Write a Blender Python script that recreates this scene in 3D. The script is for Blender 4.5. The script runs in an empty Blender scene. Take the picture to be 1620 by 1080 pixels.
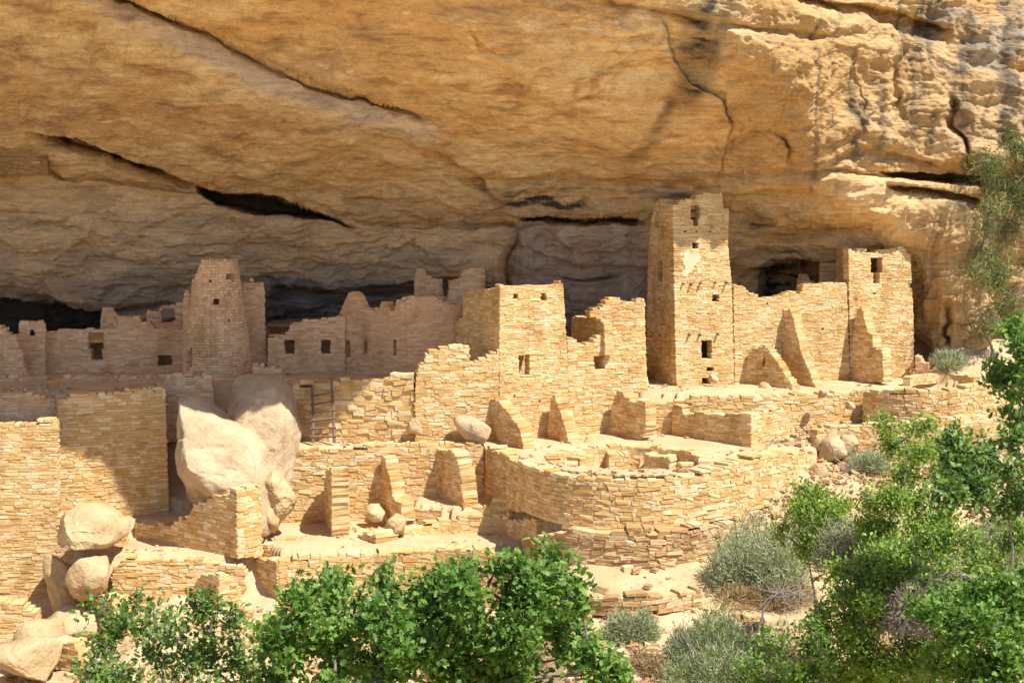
import bpy, bmesh, math, random
import numpy as np
from mathutils import Vector, Matrix

random.seed(7)
RNG = np.random.default_rng(11)
scene = bpy.context.scene
COL = scene.collection

# ------------------------------------------------------------------ camera
F = 2225.0                      # focal length in photo pixels (photo 1620 x 1080)
TH = math.atan(190.0 / F)       # camera pitched down
cam_d = bpy.data.cameras.new("camera")
cam_d.sensor_width = 36.0
cam_d.lens = 36.0 * F / 1620.0
cam_d.clip_start = 0.1
cam_d.clip_end = 1500.0
cam = bpy.data.objects.new("camera", cam_d)
COL.objects.link(cam)
cam.location = (0, 0, 0)
cam.rotation_euler = (math.radians(90) - TH, 0, 0)
scene.camera = cam

# ------------------------------------------------------------------ world, sun, exposure
SUN_EL = math.radians(57.5)
SUN_AZ = math.radians(54.0)     # to the right of the direction from the ruin back to the viewer
L = Vector((math.cos(SUN_EL) * math.sin(SUN_AZ), -math.cos(SUN_EL) * math.cos(SUN_AZ), math.sin(SUN_EL)))
world = bpy.data.worlds.new("World")
scene.world = world
world.use_nodes = True
wn = world.node_tree.nodes
wl = world.node_tree.links
bg = wn.get("Background") or wn.new("ShaderNodeBackground")
out = wn.get("World Output") or wn.new("ShaderNodeOutputWorld")
sky = wn.new("ShaderNodeTexSky")
sky.sky_type = 'NISHITA'
sky.sun_disc = False
sky.sun_elevation = SUN_EL
sky.sun_rotation = math.atan2(L.x, L.y)
sky.altitude = 2100
sky.air_density = 1.0
sky.dust_density = 0.6
wl.new(sky.outputs[0], bg.inputs[0])
wl.new(bg.outputs[0], out.inputs[0])
bg.inputs[1].default_value = 0.105
sun_d = bpy.data.lights.new("sun", 'SUN')
sun_d.energy = 4.2
sun_d.angle = math.radians(0.5)
sun_d.color = (1.0, 0.95, 0.86)
sun = bpy.data.objects.new("sun", sun_d)
COL.objects.link(sun)
sun.rotation_euler = L.to_track_quat('Z', 'Y').to_euler()
sun.location = (30, -20, 60)
scene.view_settings.view_transform = 'Standard'
scene.view_settings.look = 'None'
scene.view_settings.gamma = 1.0
scene.view_settings.exposure = 0.92
scene.view_settings.use_curve_mapping = False
scene.render.engine = 'CYCLES'
scene.cycles.max_bounces = 10
scene.cycles.diffuse_bounces = 7
scene.cycles.transparent_max_bounces = 6

# ------------------------------------------------------------------ picture -> place helpers
CT, ST = math.cos(TH), math.sin(TH)
def ray(px, py):
    a = (px - 810.0) / F
    b = -(py - 540.0) / F
    return (a, CT + b * ST, -ST + b * CT)
def at_y(px, py, Y):
    d = ray(px, py); t = Y / d[1]
    return (d[0] * t, Y, d[2] * t)
def at_z(px, py, z):
    d = ray(px, py); t = z / d[2]
    return (d[0] * t, d[1] * t, z)
def xy(px, Y, py=620):
    p = at_y(px, py, Y)
    return (p[0], p[1])

# ------------------------------------------------------------------ numpy noise
def _hash(ix, iy, iz, seed):
    h = (ix.astype(np.int64) * 374761393 + iy.astype(np.int64) * 668265263 + iz.astype(np.int64) * 2147483647 + seed * 1274126177) & 0xFFFFFFFF
    h = ((h ^ (h >> 13)) * 1274126177) & 0xFFFFFFFF
    h = (h ^ (h >> 16)) & 0xFFFFFFFF
    h = (h * 2246822519) & 0xFFFFFFFF
    h = h ^ (h >> 15)
    return (h & 0xFFFF) / 32767.5 - 1.0
def vnoise(x, y, z, seed=0):
    x, y, z = np.broadcast_arrays(np.asarray(x, float), np.asarray(y, float), np.asarray(z, float))
    fx, fy, fz = np.floor(x), np.floor(y), np.floor(z)
    tx, ty, tz = x - fx, y - fy, z - fz
    ix, iy, iz = fx.astype(np.int64), fy.astype(np.int64), fz.astype(np.int64)
    s = lambda t: t * t * t * (t * (t * 6 - 15) + 10)
    sx, sy, sz = s(tx), s(ty), s(tz)
    r = 0
    for a in (0, 1):
        wx = sx if a else 1 - sx
        for b in (0, 1):
            wy = sy if b else 1 - sy
            for c in (0, 1):
                wz = sz if c else 1 - sz
                r = r + wx * wy * wz * _hash(ix + a, iy + b, iz + c, seed)
    return r
def fbm(x, y, z, octv=4, seed=0, gain=0.5):
    r = 0; a = 1.0; f = 1.0
    for o in range(octv):
        r = r + a * vnoise(x * f + 17.3 * o, y * f - 9.1 * o, z * f + 4.7 * o, seed + o)
        a *= gain; f *= 2.03
    return r
def sstep(e0, e1, x):
    t = np.clip((x - e0) / (e1 - e0), 0, 1)
    return t * t * (3 - 2 * t)

# ------------------------------------------------------------------ object helpers
def tag(o, label=None, cat=None, group=None, kind=None):
    if label: o["label"] = label
    if cat:
        o["category"] = cat; o["kind"] = "thing"
    if group: o["group"] = group
    if kind: o["kind"] = kind
    return o
def empty(name, loc, label, cat, group=None):
    o = bpy.data.objects.new(name, None)
    o.empty_display_size = 0.3
    o.location = loc
    COL.objects.link(o)
    return tag(o, label, cat, group)
def mesh_from(name, V, Fc, mat, smooth=False):
    me = bpy.data.meshes.new(name)
    V = np.asarray(V, dtype=np.float32).reshape(-1, 3)
    Fc = np.asarray(Fc, dtype=np.int32)
    me.vertices.add(len(V)); me.vertices.foreach_set("co", V.ravel())
    k = Fc.shape[1]
    me.loops.add(Fc.size); me.loops.foreach_set("vertex_index", Fc.ravel())
    me.polygons.add(len(Fc))
    me.polygons.foreach_set("loop_start", np.arange(0, Fc.size, k, dtype=np.int32))
    me.polygons.foreach_set("loop_total", np.full(len(Fc), k, dtype=np.int32))
    me.polygons.foreach_set("use_smooth", np.full(len(Fc), smooth, dtype=bool))
    me.update(calc_edges=True)
    if mat: me.materials.append(mat)
    return me
def obj(name, me, parent=None, kind=None):
    """link a mesh given in WORLD coordinates; a child of a translated parent gets its mesh shifted"""
    o = bpy.data.objects.new(name, me)
    COL.objects.link(o)
    if parent is not None:
        o.parent = parent
        r = parent
        off = Vector((0, 0, 0))
        while r is not None:
            off += r.location; r = r.parent
        o.location = -off
    if kind: o["kind"] = kind
    return o
def rebase(o, base):
    """move the origin of a world-coordinate mesh object to base"""
    me = o.data
    n = len(me.vertices); c = np.empty(n * 3, dtype=np.float32)
    me.vertices.foreach_get("co", c)
    c = c.reshape(-1, 3) - np.array(base, dtype=np.float32)
    me.vertices.foreach_set("co", c.ravel())
    o.location = base
    me.update()

# ------------------------------------------------------------------ materials
def new_mat(name):
    m = bpy.data.materials.new(name); m.use_nodes = True
    nt = m.node_tree; nt.nodes.clear()
    o = nt.nodes.new("ShaderNodeOutputMaterial")
    b = nt.nodes.new("ShaderNodeBsdfPrincipled")
    b.inputs["Roughness"].default_value = 0.92
    b.inputs["Specular IOR Level"].default_value = 0.15
    nt.links.new(b.outputs[0], o.inputs[0])
    return m, nt, b
class NT:
    def __init__(s, nt): s.nt = nt
    def n(s, t, **kw):
        x = s.nt.nodes.new(t)
        for k, v in kw.items(): setattr(x, k, v)
        return x
    def l(s, a, b): s.nt.links.new(a, b)
    def noise(s, vec, scale, detail=4, rough=0.55, dist=0.0):
        x = s.n("ShaderNodeTexNoise"); x.inputs["Scale"].default_value = scale
        x.inputs["Detail"].default_value = detail; x.inputs["Roughness"].default_value = rough
        x.inputs["Distortion"].default_value = dist
        if vec is not None: s.l(vec, x.inputs["Vector"])
        return x.outputs[0]
    def mapping(s, vec, sc):
        m = s.n("ShaderNodeMapping"); m.inputs["Scale"].default_value = sc
        s.l(vec, m.inputs["Vector"]); return m.outputs[0]
    def ramp(s, fac, stops):
        r = s.n("ShaderNodeValToRGB"); e = r.color_ramp.elements
        while len(e) < len(stops): e.new(0.5)
        for i, (p, c) in enumerate(stops):
            e[i].position = p; e[i].color = (*c, 1) if len(c) == 3 else c
        s.l(fac, r.inputs[0]); return r.outputs[0]
    def mix(s, fac, a, b, mode='MIX'):
        m = s.n("ShaderNodeMix", data_type='RGBA', blend_type=mode)
        for sock, v in ((m.inputs[0], fac), (m.inputs[6], a), (m.inputs[7], b)):
            if hasattr(v, "is_linked"): s.l(v, sock)
            elif isinstance(v, (int, float)): sock.default_value = v
            else: sock.default_value = (*v, 1)
        return m.outputs[2]
    def math(s, op, a, b=0.0):
        m = s.n("ShaderNodeMath", operation=op)
        for sock, v in ((m.inputs[0], a), (m.inputs[1], b)):
            if hasattr(v, "is_linked"): s.l(v, sock)
            else: sock.default_value = v
        return m.outputs[0]
    def bump(s, h, strength, dist, bsdf):
        b = s.n("ShaderNodeBump"); b.inputs["Strength"].default_value = strength
        b.inputs["Distance"].default_value = dist
        s.l(h, b.inputs["Height"]); s.l(b.outputs[0], bsdf.inputs["Normal"])

def stone_mat(name, cols, dark=0.85, bumpd=0.02, gs=1.0):
    m, nt, b = new_mat(name); k = NT(nt)
    geo = k.n("ShaderNodeNewGeometry"); oi = k.n("ShaderNodeObjectInfo")
    pos = geo.outputs["Position"]
    r = k.math('FRACT', k.math('ADD', geo.outputs["Random Per Island"], k.math('MULTIPLY', oi.outputs["Random"], 1.7)))
    lo = tuple(v * .86 for v in cols[3]); red = (cols[3][0] * 1.02, cols[3][1] * .93, cols[3][2] * .9)
    c = k.ramp(r, [(0.0, lo), (.08, cols[3]), (0.3, cols[0]), (0.55, cols[1]), (0.78, cols[2]), (0.88, tuple(min(v * 1.04, .85) for v in cols[2])), (.93, cols[0]), (1.0, red)])
    big = k.noise(pos, 0.35, 3)
    c = k.mix(k.ramp(big, [(0.35, (0, 0, 0)), (0.7, (0.55, 0.55, 0.55))]), c, k.mix(0.5, c, cols[4]))
    wash = k.noise(k.mapping(pos, (1, 1, .55)), 1.1, 5, .6)
    c = k.mix(1.0, c, k.ramp(wash, [(.30, (.74, .66, .56)), (.48, (1, 1, 1)), (.72, (1.08, 1.08, 1.10))]), 'MULTIPLY')
    g = k.noise(k.mapping(pos, (1, 1, 2.2)), 9.0 * gs, 6, 0.65)
    c = k.mix(1.0, c, k.ramp(g, [(0.25, (dark * .88,) * 3), (0.6, (1.0,) * 3), (0.8, (1.08,) * 3)]), 'MULTIPLY')
    k.l(c, b.inputs["Base Color"])
    k.bump(k.noise(pos, 22.0 * gs, 5, 0.7), 0.7, bumpd, b)
    return m
BUFF = [(.66, .45, .20), (.70, .505, .25), (.78, .60, .36), (.60, .375, .14), (.66, .42, .17)]
PINK = [(.70, .455, .25), (.75, .50, .285), (.79, .56, .34), (.64, .41, .215), (.72, .45, .235)]
M_buff = stone_mat("sandstone_masonry", BUFF)
M_pink = stone_mat("pinkish_sandstone_masonry", PINK)
M_rub = stone_mat("rough_sandstone_rubble", [(.52, .34, .165), (.64, .46, .25), (.73, .57, .35), (.44, .275, .125), (.60, .38, .18)], 0.7, 0.04, 0.8)

def flat_mat(name, c1, c2, sc=2.0, bumpd=0.02, bsc=12):
    m, nt, b = new_mat(name); k = NT(nt)
    pos = k.n("ShaderNodeNewGeometry").outputs["Position"]
    k.l(k.ramp(k.noise(pos, sc, 6, 0.62), [(0.3, c1), (0.7, c2)]), b.inputs["Base Color"])
    k.bump(k.noise(pos, bsc, 5, 0.7), 0.6, bumpd, b)
    return m
M_mortar = flat_mat("earth_mortar", (.52, .35, .15), (.62, .44, .21), 3, 0.02, 14)
M_mortar_pink = flat_mat("pink_earth_mortar", (.58, .38, .21), (.68, .46, .26), 3, 0.02, 14)
M_plaster = flat_mat("pale_plaster", (.64, .50, .30), (.73, .60, .39), 2, 0.012, 16)
M_wood = flat_mat("weathered_wood", (.12, .08, .055), (.25, .175, .125), 9, 0.008, 40)
M_beam = flat_mat("dark_beam_end", (.10, .065, .04), (.2, .13, .08), 9, 0.008, 30)
M_dark = flat_mat("dark_earth", (.10, .07, .05), (.2, .14, .09), 2)  # very dark earth colour for an inner slab and wall core

# ------------------------------------------------------------------ masonry
NV = 14
def chamfer_verts(n):
    """unit stone rings: 4 rings of 4 corners (a along, d depth, c up)"""
    pass
STONE_F = []
for i in range(3):
    for j in range(4):
        a, b_ = 4 * i + j, 4 * i + (j + 1) % 4
        STONE_F.append((a, b_, b_ + 4, a + 4))
STONE_F.append((3, 2, 1, 0)); STONE_F.append((12, 13, 14, 15))
STONE_F = np.array(STONE_F, dtype=np.int32)
CA = np.array([0, 1, 1, 0.]); CC = np.array([0, 0, 1, 1.])
def stones_local(u0, u1, z0, z1, d0, d1, rough, rng):
    """arrays of n stones -> (n,16) u, d, z"""
    n = len(u0)
    ln = (u1 - u0)[:, None]; h = (z1 - z0)[:, None]
    ch = np.minimum(0.012, 0.12 * h)
    U = np.zeros((n, 16)); D = np.zeros((n, 16)); Z = np.zeros((n, 16))
    for r, (dd, ins) in enumerate(((0, 1), (1, 0), (2, 0), (3, 1))):
        sl = slice(4 * r, 4 * r + 4)
        a = CA[None, :]; c = CC[None, :]
        jr = rng.uniform(-1, 1, (n, 4)) * rough * np.minimum(h, .16)
        jz = rng.uniform(-1, 1, (n, 4)) * rough * np.minimum(h, .16) * 0.8
        U[:, sl] = u0[:, None] + a * ln + ins * (1 - 2 * a) * ch + jr
        Z[:, sl] = z0[:, None] + c * h + ins * (1 - 2 * c) * ch + jz
        base = {0: d0[:, None], 1: d0[:, None] + ch, 2: d1[:, None] - ch, 3: d1[:, None]}[dd]
        D[:, sl] = base + rng.uniform(-1, 1, (n, 4)) * rough * 0.05
    return U, D, Z
UNIT = {}
def unit_stones(mat):
    if mat.name not in UNIT:
        rng = np.random.default_rng(5); L_ = []
        for i in range(14):
            U, D, Z = stones_local(np.array([0.]), np.array([.34]), np.array([0.]), np.array([.14]), np.array([0.]), np.array([.4]), .24, rng)
            V = np.stack([U[0] / .34, D[0] / .4, Z[0] / .14], 1)
            L_.append(mesh_from("stone", V, STONE_F, mat))
        UNIT[mat.name] = L_
    return UNIT[mat.name]

class Plane:
    def __init__(s, A, B, pyb=620):
        s.A = np.array(xy(A[0], A[1], pyb)); s.B = np.array(xy(B[0], B[1], pyb))
        v = s.B - s.A; s.len = np.linalg.norm(v); s.T = v / s.len; s.N = np.array((-s.T[1], s.T[0]))
    def uz(s, px, py):
        d = ray(px, py); t = (s.A @ s.N) / (d[0] * s.N[0] + d[1] * s.N[1])
        p = np.array((t * d[0], t * d[1]))
        return ((p - s.A) @ s.T, t * d[2])
    def pos(s, U, D, Z):
        return np.stack([s.A[0] + U * s.T[0] + D * s.N[0], s.A[1] + U * s.T[1] + D * s.N[1], Z], -1)
    def rot(s, u): return math.atan2(s.T[1], s.T[0])
class Ribbon:
    """polyline path in plan; front side faces the right-hand side of the walking direction"""
    def __init__(s, pts):
        P = np.array(pts, float); s.P = P
        seg = np.linalg.norm(np.diff(P, axis=0), axis=1); s.c = np.concatenate([[0], np.cumsum(seg)]); s.len = s.c[-1]
        T = np.gradient(P, s.c, axis=0); T /= np.linalg.norm(T, axis=1)[:, None]; s.Tn = T
    def frame(s, U):
        x = np.interp(U, s.c, s.P[:, 0]); y = np.interp(U, s.c, s.P[:, 1])
        tx = np.interp(U, s.c, s.Tn[:, 0]); ty = np.interp(U, s.c, s.Tn[:, 1])
        l = np.hypot(tx, ty); return x, y, tx / l, ty / l
    def pos(s, U, D, Z):
        x, y, tx, ty = s.frame(U)
        over = np.where(U < 0, U, np.where(U > s.len, U - s.len, 0))
        return np.stack([x - ty * D + tx * over, y + tx * D + ty * over, Z], -1)
    def rot(s, u):
        x, y, tx, ty = s.frame(np.array([u])); return math.atan2(ty[0], tx[0])
class Cone(Ribbon):
    """a leaning round wall: radius shrinks with height"""
    def __init__(s, c, r0, z0, slope, a0, a1):
        s.c0 = c; s.r0 = r0; s.z0 = z0; s.sl = slope; s.a0 = a0; s.len = abs(a1 - a0) * r0; s.sg = 1 if a1 > a0 else -1
    def pos(s, U, D, Z):
        a = s.a0 + s.sg * U / s.r0; r = s.r0 - (Z - s.z0) * s.sl - D
        return np.stack([s.c0[0] + r * np.cos(a), s.c0[1] + r * np.sin(a), Z], -1)

def poly_intervals(poly, z):
    xs = []
    n = len(poly)
    for i in range(n):
        (u0, z0), (u1, z1) = poly[i], poly[(i + 1) % n]
        if (z0 <= z < z1) or (z1 <= z < z0):
            xs.append(u0 + (z - z0) / (z1 - z0) * (u1 - u0))
    xs.sort()
    return [(xs[i], xs[i + 1]) for i in range(0, len(xs) - 1, 2)]
def subtract(iv, a, b):
    r = []
    for (x, y) in iv:
        if b <= x or a >= y: r.append((x, y)); continue
        if a > x: r.append((x, a))
        if b < y: r.append((b, y))
    return r
BOXF = np.array([(0, 1, 5, 4), (1, 2, 6, 5), (2, 3, 7, 6), (3, 0, 4, 7), (3, 2, 1, 0), (4, 5, 6, 7)], dtype=np.int32)
NSTONE = [0, 0]
def masonry(parent, path, poly, holes=(), thick=0.4, course=(0.10, 0.14), length=(0.18, 0.45), mat=None, core=None,
            singles=0, rough=0.12, proud=0.018, seed=0, ragged=0.04, name="stone", cname="mortar_core", ztop_fn=None):
    mat = mat or M_buff; core = core or (M_mortar_pink if mat is M_pink else M_mortar)
    rng = np.random.default_rng(seed + 100)
    zs = [p[1] for p in poly]; z = min(zs); zt = max(zs)
    S = []; CB = []
    while z < zt:
        h = rng.uniform(*course)
        if z + h > zt and zt - z < 0.5 * h: break
        zm = z + h / 2
        iv = poly_intervals(poly, zm)
        if ztop_fn is not None: iv = [x for x in ztop_fn(zm)]
        for hp in holes:
            for (a, b) in poly_intervals(hp, zm): iv = subtract(iv, a, b)
        for (a, b) in iv:
            if b - a < 0.08: continue
            a2 = a + rng.uniform(-1, 1) * ragged * (0.25 if a <= min(p[0] for p in poly) + 0.05 else 0.5)
            b2 = b + rng.uniform(-1, 1) * ragged * 0.5
            up_iv = poly_intervals(poly, zm + h * 1.1) if z + 1.6 * h < zt else []
            covered = lambda u_: any(p_ - .02 <= u_ <= q_ + .02 for p_, q_ in up_iv)
            # the core is lower where no course lies above
            cuts_ = sorted([a2 + .025, b2 - .025] + [v_ for iv_ in up_iv for v_ in iv_ if a2 + .03 < v_ < b2 - .03])
            for ca_, cb_ in zip(cuts_[:-1], cuts_[1:]):
                if cb_ - ca_ > .01: CB.append((ca_, cb_, z, z + h * (1 if covered((ca_ + cb_) / 2) else .45)))
            u = a2
            while u < b2 - 0.02:
                l = rng.uniform(*length) * (1 if rng.random() > 0.12 else 1.5)
                if u + l > b2 - length[0] * 0.5: l = b2 - u
                if covered(u + l / 2): S.append((u + 0.005, u + l - 0.005, z + 0.004, z + h - 0.004))
                elif rng.random() > .12: S.append((u + 0.008, u + l * rng.uniform(.8, 1) - 0.008, z + 0.004, z + h * rng.uniform(.5, 1.15)))
                u += l
        z += h
    # mortar core
    V = []; Fc = []
    for (a, b, z0, z1) in CB:
        n = max(1, int((b - a) / 0.5)) if isinstance(path, (Ribbon, Cone)) and not isinstance(path, Plane) else 1
        for i in range(n):
            ua = a + (b - a) * i / n; ub = a + (b - a) * (i + 1) / n
            U = np.array([ua, ub, ub, ua] * 2); D = np.array([.012, .012, thick - .012, thick - .012] * 2)
            Z = np.array([z0] * 4 + [z1 - 0.004] * 4)
            P = path.pos(U, D, Z); o = len(V) * 8; V.append(P); Fc.append(BOXF + o)
    if not V: return None
    cme = mesh_from(cname, np.concatenate(V), np.concatenate(Fc), core)
    co = obj(cname, cme, parent)
    S = np.array(S)
    n = len(S)
    d0 = -rng.uniform(-0.3, 1, n) * proud; d1 = thick + rng.uniform(-0.3, 1, n) * proud
    # the stones that show largest become parts of their own
    order = np.argsort(-(S[:, 1] - S[:, 0]) * (S[:, 3] - S[:, 2]))
    ns = min(singles, 298, n)
    pick = order[:ns]; rest = order[ns:]
    if ns:
        um = unit_stones(mat)
        off = np.array(parent_off(parent))
        for i in pick:
            u0, u1, z0, z1 = S[i]
            uc = (u0 + u1) / 2
            if isinstance(path, Cone):
                raise ValueError
            p = path.pos(np.array([u0]), np.array([d0[i]]), np.array([z0]))[0]
            if isinstance(path, Ribbon):
                pc = path.pos(np.array([uc]), np.array([d0[i]]), np.array([z0]))[0]
                r = path.rot(uc); p = pc - np.array([math.cos(r), math.sin(r), 0]) * (u1 - u0) / 2
            else: r = path.rot(uc)
            so = bpy.data.objects.new(name, um[int(rng.integers(len(um)))])
            so.parent = parent
            tilt = rng.normal(0, 0.02) * rough * 8
            so.rotation_euler = (0, -tilt, r)
            so.scale = (u1 - u0, d1[i] - d0[i], z1 - z0)
            so.location = tuple(p - off)
            COL.objects.link(so)
        NSTONE[0] += ns
    if len(rest):
        R = S[rest]
        U, D, Z = stones_local(R[:, 0], R[:, 1], R[:, 2], R[:, 3], d0[rest], d1[rest], rough, rng)
        P = path.pos(U, D, Z).reshape(-1, 3)
        Fa = (STONE_F[None] + (np.arange(len(R)) * 16)[:, None, None]).reshape(-1, 4)
        obj("small_stonework" if ns else "stonework", mesh_from("stonework", P, Fa, mat), parent, "stuff")
        NSTONE[1] += len(R)
    return co
def parent_off(p):
    off = Vector((0, 0, 0))
    while p is not None: off += p.location; p = p.parent
    return off
def pw(parent, A, B, outline, holes=(), pyb=620, **kw):
    """flat wall: front plane through plan points A, B (px, Y); outline and holes in photo pixels"""
    pl = Plane(A, B, pyb)
    poly = [pl.uz(*p) for p in outline]
    hs = []
    for h in holes:
        if len(h) == 4 and not isinstance(h[0], tuple):
            x0, y0, x1, y1 = h; h = [(x0, y0), (x1, y0), (x1, y1), (x0, y1)]
        hs.append([pl.uz(*p) for p in h])
    return masonry(parent, pl, poly, hs, **kw), pl
def wall_thing(name, label, cat, A, B, outline, holes=(), group=None, pyb=620, **kw):
    p = max(outline, key=lambda q: q[1])
    pl = Plane(A, B, pyb); u, z = pl.uz(*p); mid = pl.pos(np.array([pl.len / 2]), np.array([0.2]), np.array([z]))[0]
    e = empty(name, tuple(mid), label, cat, group)
    pw(e, A, B, outline, holes, pyb, **kw)
    return e
def ribbon_thing(name, label, cat, pts, group=None, thick=0.4, dense=True, parent=None, **kw):
    """curved wall: pts = (px, Y, pytop, pybottom); outline follows"""
    P = []; ZT = []; ZB = []
    for (px, Y, a, b) in pts:
        p = at_y(px, a, Y); q = at_y(px, b, Y)
        P.append((p[0], p[1])); ZT.append(p[2]); ZB.append(q[2])
    P = np.array(P); n = len(P)
    t = np.arange(n); td = np.linspace(0, n - 1, (n - 1) * 8 + 1)
    def cr(v):
        v = np.asarray(v, float); r = []
        for x in td:
            i = min(int(x), n - 2); f = x - i
            p0 = v[max(i - 1, 0)]; p1 = v[i]; p2 = v[i + 1]; p3 = v[min(i + 2, n - 1)]
            r.append(0.5 * ((2 * p1) + (-p0 + p2) * f + (2 * p0 - 5 * p1 + 4 * p2 - p3) * f * f + (-p0 + 3 * p1 - 3 * p2 + p3) * f ** 3))
        return np.array(r)
    X = cr(P[:, 0]); Y = cr(P[:, 1]); zt = cr(ZT); zb = cr(ZB)
    rb = Ribbon(np.stack([X, Y], 1))
    poly = [(rb.c[i], zt[i]) for i in range(len(X))] + [(rb.c[i], zb[i]) for i in range(len(X) - 1, -1, -1)]
    if parent is None:
        m = len(X) // 2
        parent = empty(name, (X[m], Y[m], zb[m]), label, cat, group)
    masonry(parent, rb, poly, (), thick=thick, **kw)
    return parent
# ================================================================== CLIFF WITH THE ALCOVE
KN = [  # px, [(py, Y) bottom ... top]
 (-900, [(700,68),(480,66),(262,63),(180,60),(0,50),(-150,42),(-210,42),(-1000,46)]),
 (0,    [(700,68),(480,64.5),(278,61.5),(180,58.5),(0,48.3),(-145,41.5),(-200,41.4),(-1000,46)]),
 (330,  [(700,68),(460,64.5),(296,62),(200,57.5),(60,50),(-140,42.2),(-195,42.0),(-1000,46)]),
 (532,  [(700,68),(466,64.8),(335,62.3),(220,57.4),(70,50.2),(-112,43.6),(-185,43.5),(-1000,47)]),
 (630,  [(700,68),(470,65),(352,62.3),(230,57.5),(80,49.8),(-119,43.2),(-180,43.1),(-1000,46)]),
 (820,  [(700,68),(480,65.3),(357,62.6),(245,58.7),(100,52.2),(-104,44.6),(-175,44.5),(-1000,49)]),
 (875,  [(700,68),(490,65.4),(357,62.7),(255,59.3),(110,53.2),(-112,46.2),(-175,46.1),(-1000,51)]),
 (940,  [(700,68),(500,65.5),(357,62.8),(270,60),(120,54.2),(-95,46.8),(-160,46.7),(-1000,53)]),
 (1060, [(700,68),(500,65),(345,62),(285,60),(150,56.2),(0,51.6),(-80,51.2),(-1000,57)]),
 (1150, [(700,67),(480,65),(340,62.5),(285,60.5),(180,57.3),(50,53.3),(-40,53.0),(-1000,61)]),
 (1250, [(700,67),(470,64.5),(335,61.5),(262,58.5),(190,56.2),(112,54.5),(20,54.8),(-1000,64)]),
 (1350, [(700,66),(440,64.2),(376,61.2),(338,58.3),(272,58.95),(245,58.5),(100,57.8),(-1000,65)]),
 (1440, [(700,63.5),(470,62.2),(412,61.2),(345,59.2),(285,59.95),(250,59.5),(100,59.0),(-1000,66)]),
 (1490, [(700,61.2),(520,60.3),(400,59.9),(310,60.1),(280,60.4),(250,59.6),(100,59.3),(-1000,66.5)]),
 (1530, [(700,60.2),(520,59.8),(400,59.7),(310,60.1),(280,60.4),(250,59.8),(100,59.7),(-1000,67)]),
 (1560, [(700,62.5),(520,61.9),(400,61.4),(310,60.9),(280,60.5),(250,59.4),(100,59.6),(-1000,67)]),
 (1640, [(700,63.5),(520,62.8),(400,62.4),(310,62),(280,61.6),(245,60.8),(100,61),(-1000,69)]),
 (2600, [(700,70),(520,69),(400,69),(310,68),(275,68),(245,67),(100,68),(-1000,74)]),
]
def axis(lo, a, b, hi, st, grow=1.09):
    mid = list(np.arange(a, b + .01, st)); l = []; x = a; s = st
    while x > lo: s *= grow; x -= s; l.append(x)
    r = []; x = mid[-1]; s = st
    while x < hi: s *= grow; x += s; r.append(x)
    return np.array(l[::-1] + mid + r)
gx = axis(-880, -10, 1630, 2500, 1.75, 1.1)
gy = axis(-980, -14, 640, 690, 1.75, 1.1)
NX, NY = len(gx), len(gy)
kx = np.array([k[0] for k in KN], float)
KP = np.array([[q[0] for q in k[1]] for k in KN], float); KY = np.array([[q[1] for q in k[1]] for k in KN], float)
Ybase = np.zeros((NY, NX))
kpi = np.stack([np.interp(gx, kx, KP[:, j]) for j in range(8)], 1); kyi = np.stack([np.interp(gx, kx, KY[:, j]) for j in range(8)], 1)
for i in range(NX):
    o = np.argsort(kpi[i]); Ybase[:, i] = np.interp(gy, kpi[i][o], kyi[i][o])
def blur(A, sig, ax):
    r = int(sig * 3); k = np.exp(-0.5 * (np.arange(-r, r + 1) / sig) ** 2); k /= k.sum()
    P = np.pad(A, [(r, r) if a == ax else (0, 0) for a in (0, 1)], mode='edge')
    return np.apply_along_axis(lambda v: np.convolve(v, k, 'valid'), ax, P)
Ybase = blur(blur(Ybase, 12, 1), 4.5, 0)
PX, PY = np.meshgrid(gx, gy)
# break the regularity of every drawn line with a small warp
w1 = fbm(PX / 60, PY / 38, 0.3, 4, 3); w2 = fbm(PX / 60, PY / 38, 7.3, 4, 5)
WX = PX + 9 * w1; WY = PY + 5 * w2
def lineY(pts, X): 
    p = np.array(pts, float); return np.interp(X, p[:, 0], p[:, 1])
def endt(pts, X, soft=40):
    a, b = pts[0][0], pts[-1][0]
    return np.clip((X - a) / soft, 0, 1) * np.clip((b - X) / soft, 0, 1)
Yd = np.zeros_like(Ybase)
def notch(pts, depth, dn=30, up=2.5, soft=40, wx=1.0):
    up = max(up, 3.6)
    s = (PY + 5 * wx * w2) - lineY(pts, PX + 8 * wx * w1); e = endt(pts, PX, soft)
    f = np.where(s < 0, np.exp(-(s / up) ** 2), np.clip(1 - s / dn, 0, 1) ** 1.3)
    return depth * f * e
def cave(top, bot, depth, soft=25, edge=4, pw_=1.0):
    yt = lineY(top, WX); yb = lineY(bot, WX); e = endt(top, WX, soft)
    f = np.clip((WY - yt) / edge, 0, 1) * np.clip((yb - WY) / (edge * 2.2), 0, 1)
    return depth * (f * e) ** pw_
def vcrack(pts, depth, wdt=3, side=0, sidew=60, sided=0.3):
    p = np.array(pts, float); xl = np.interp(WY, p[:, 1], p[:, 0]); s = WX - xl
    e = np.clip((WY - p[0, 1]) / 20, 0, 1) * np.clip((p[-1, 1] - WY) / 20, 0, 1)
    return e * (depth * np.exp(-(s / wdt) ** 2) - (sided * np.where(s * side > 0, np.exp(-np.abs(s) / sidew), 0) if side else 0))
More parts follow.
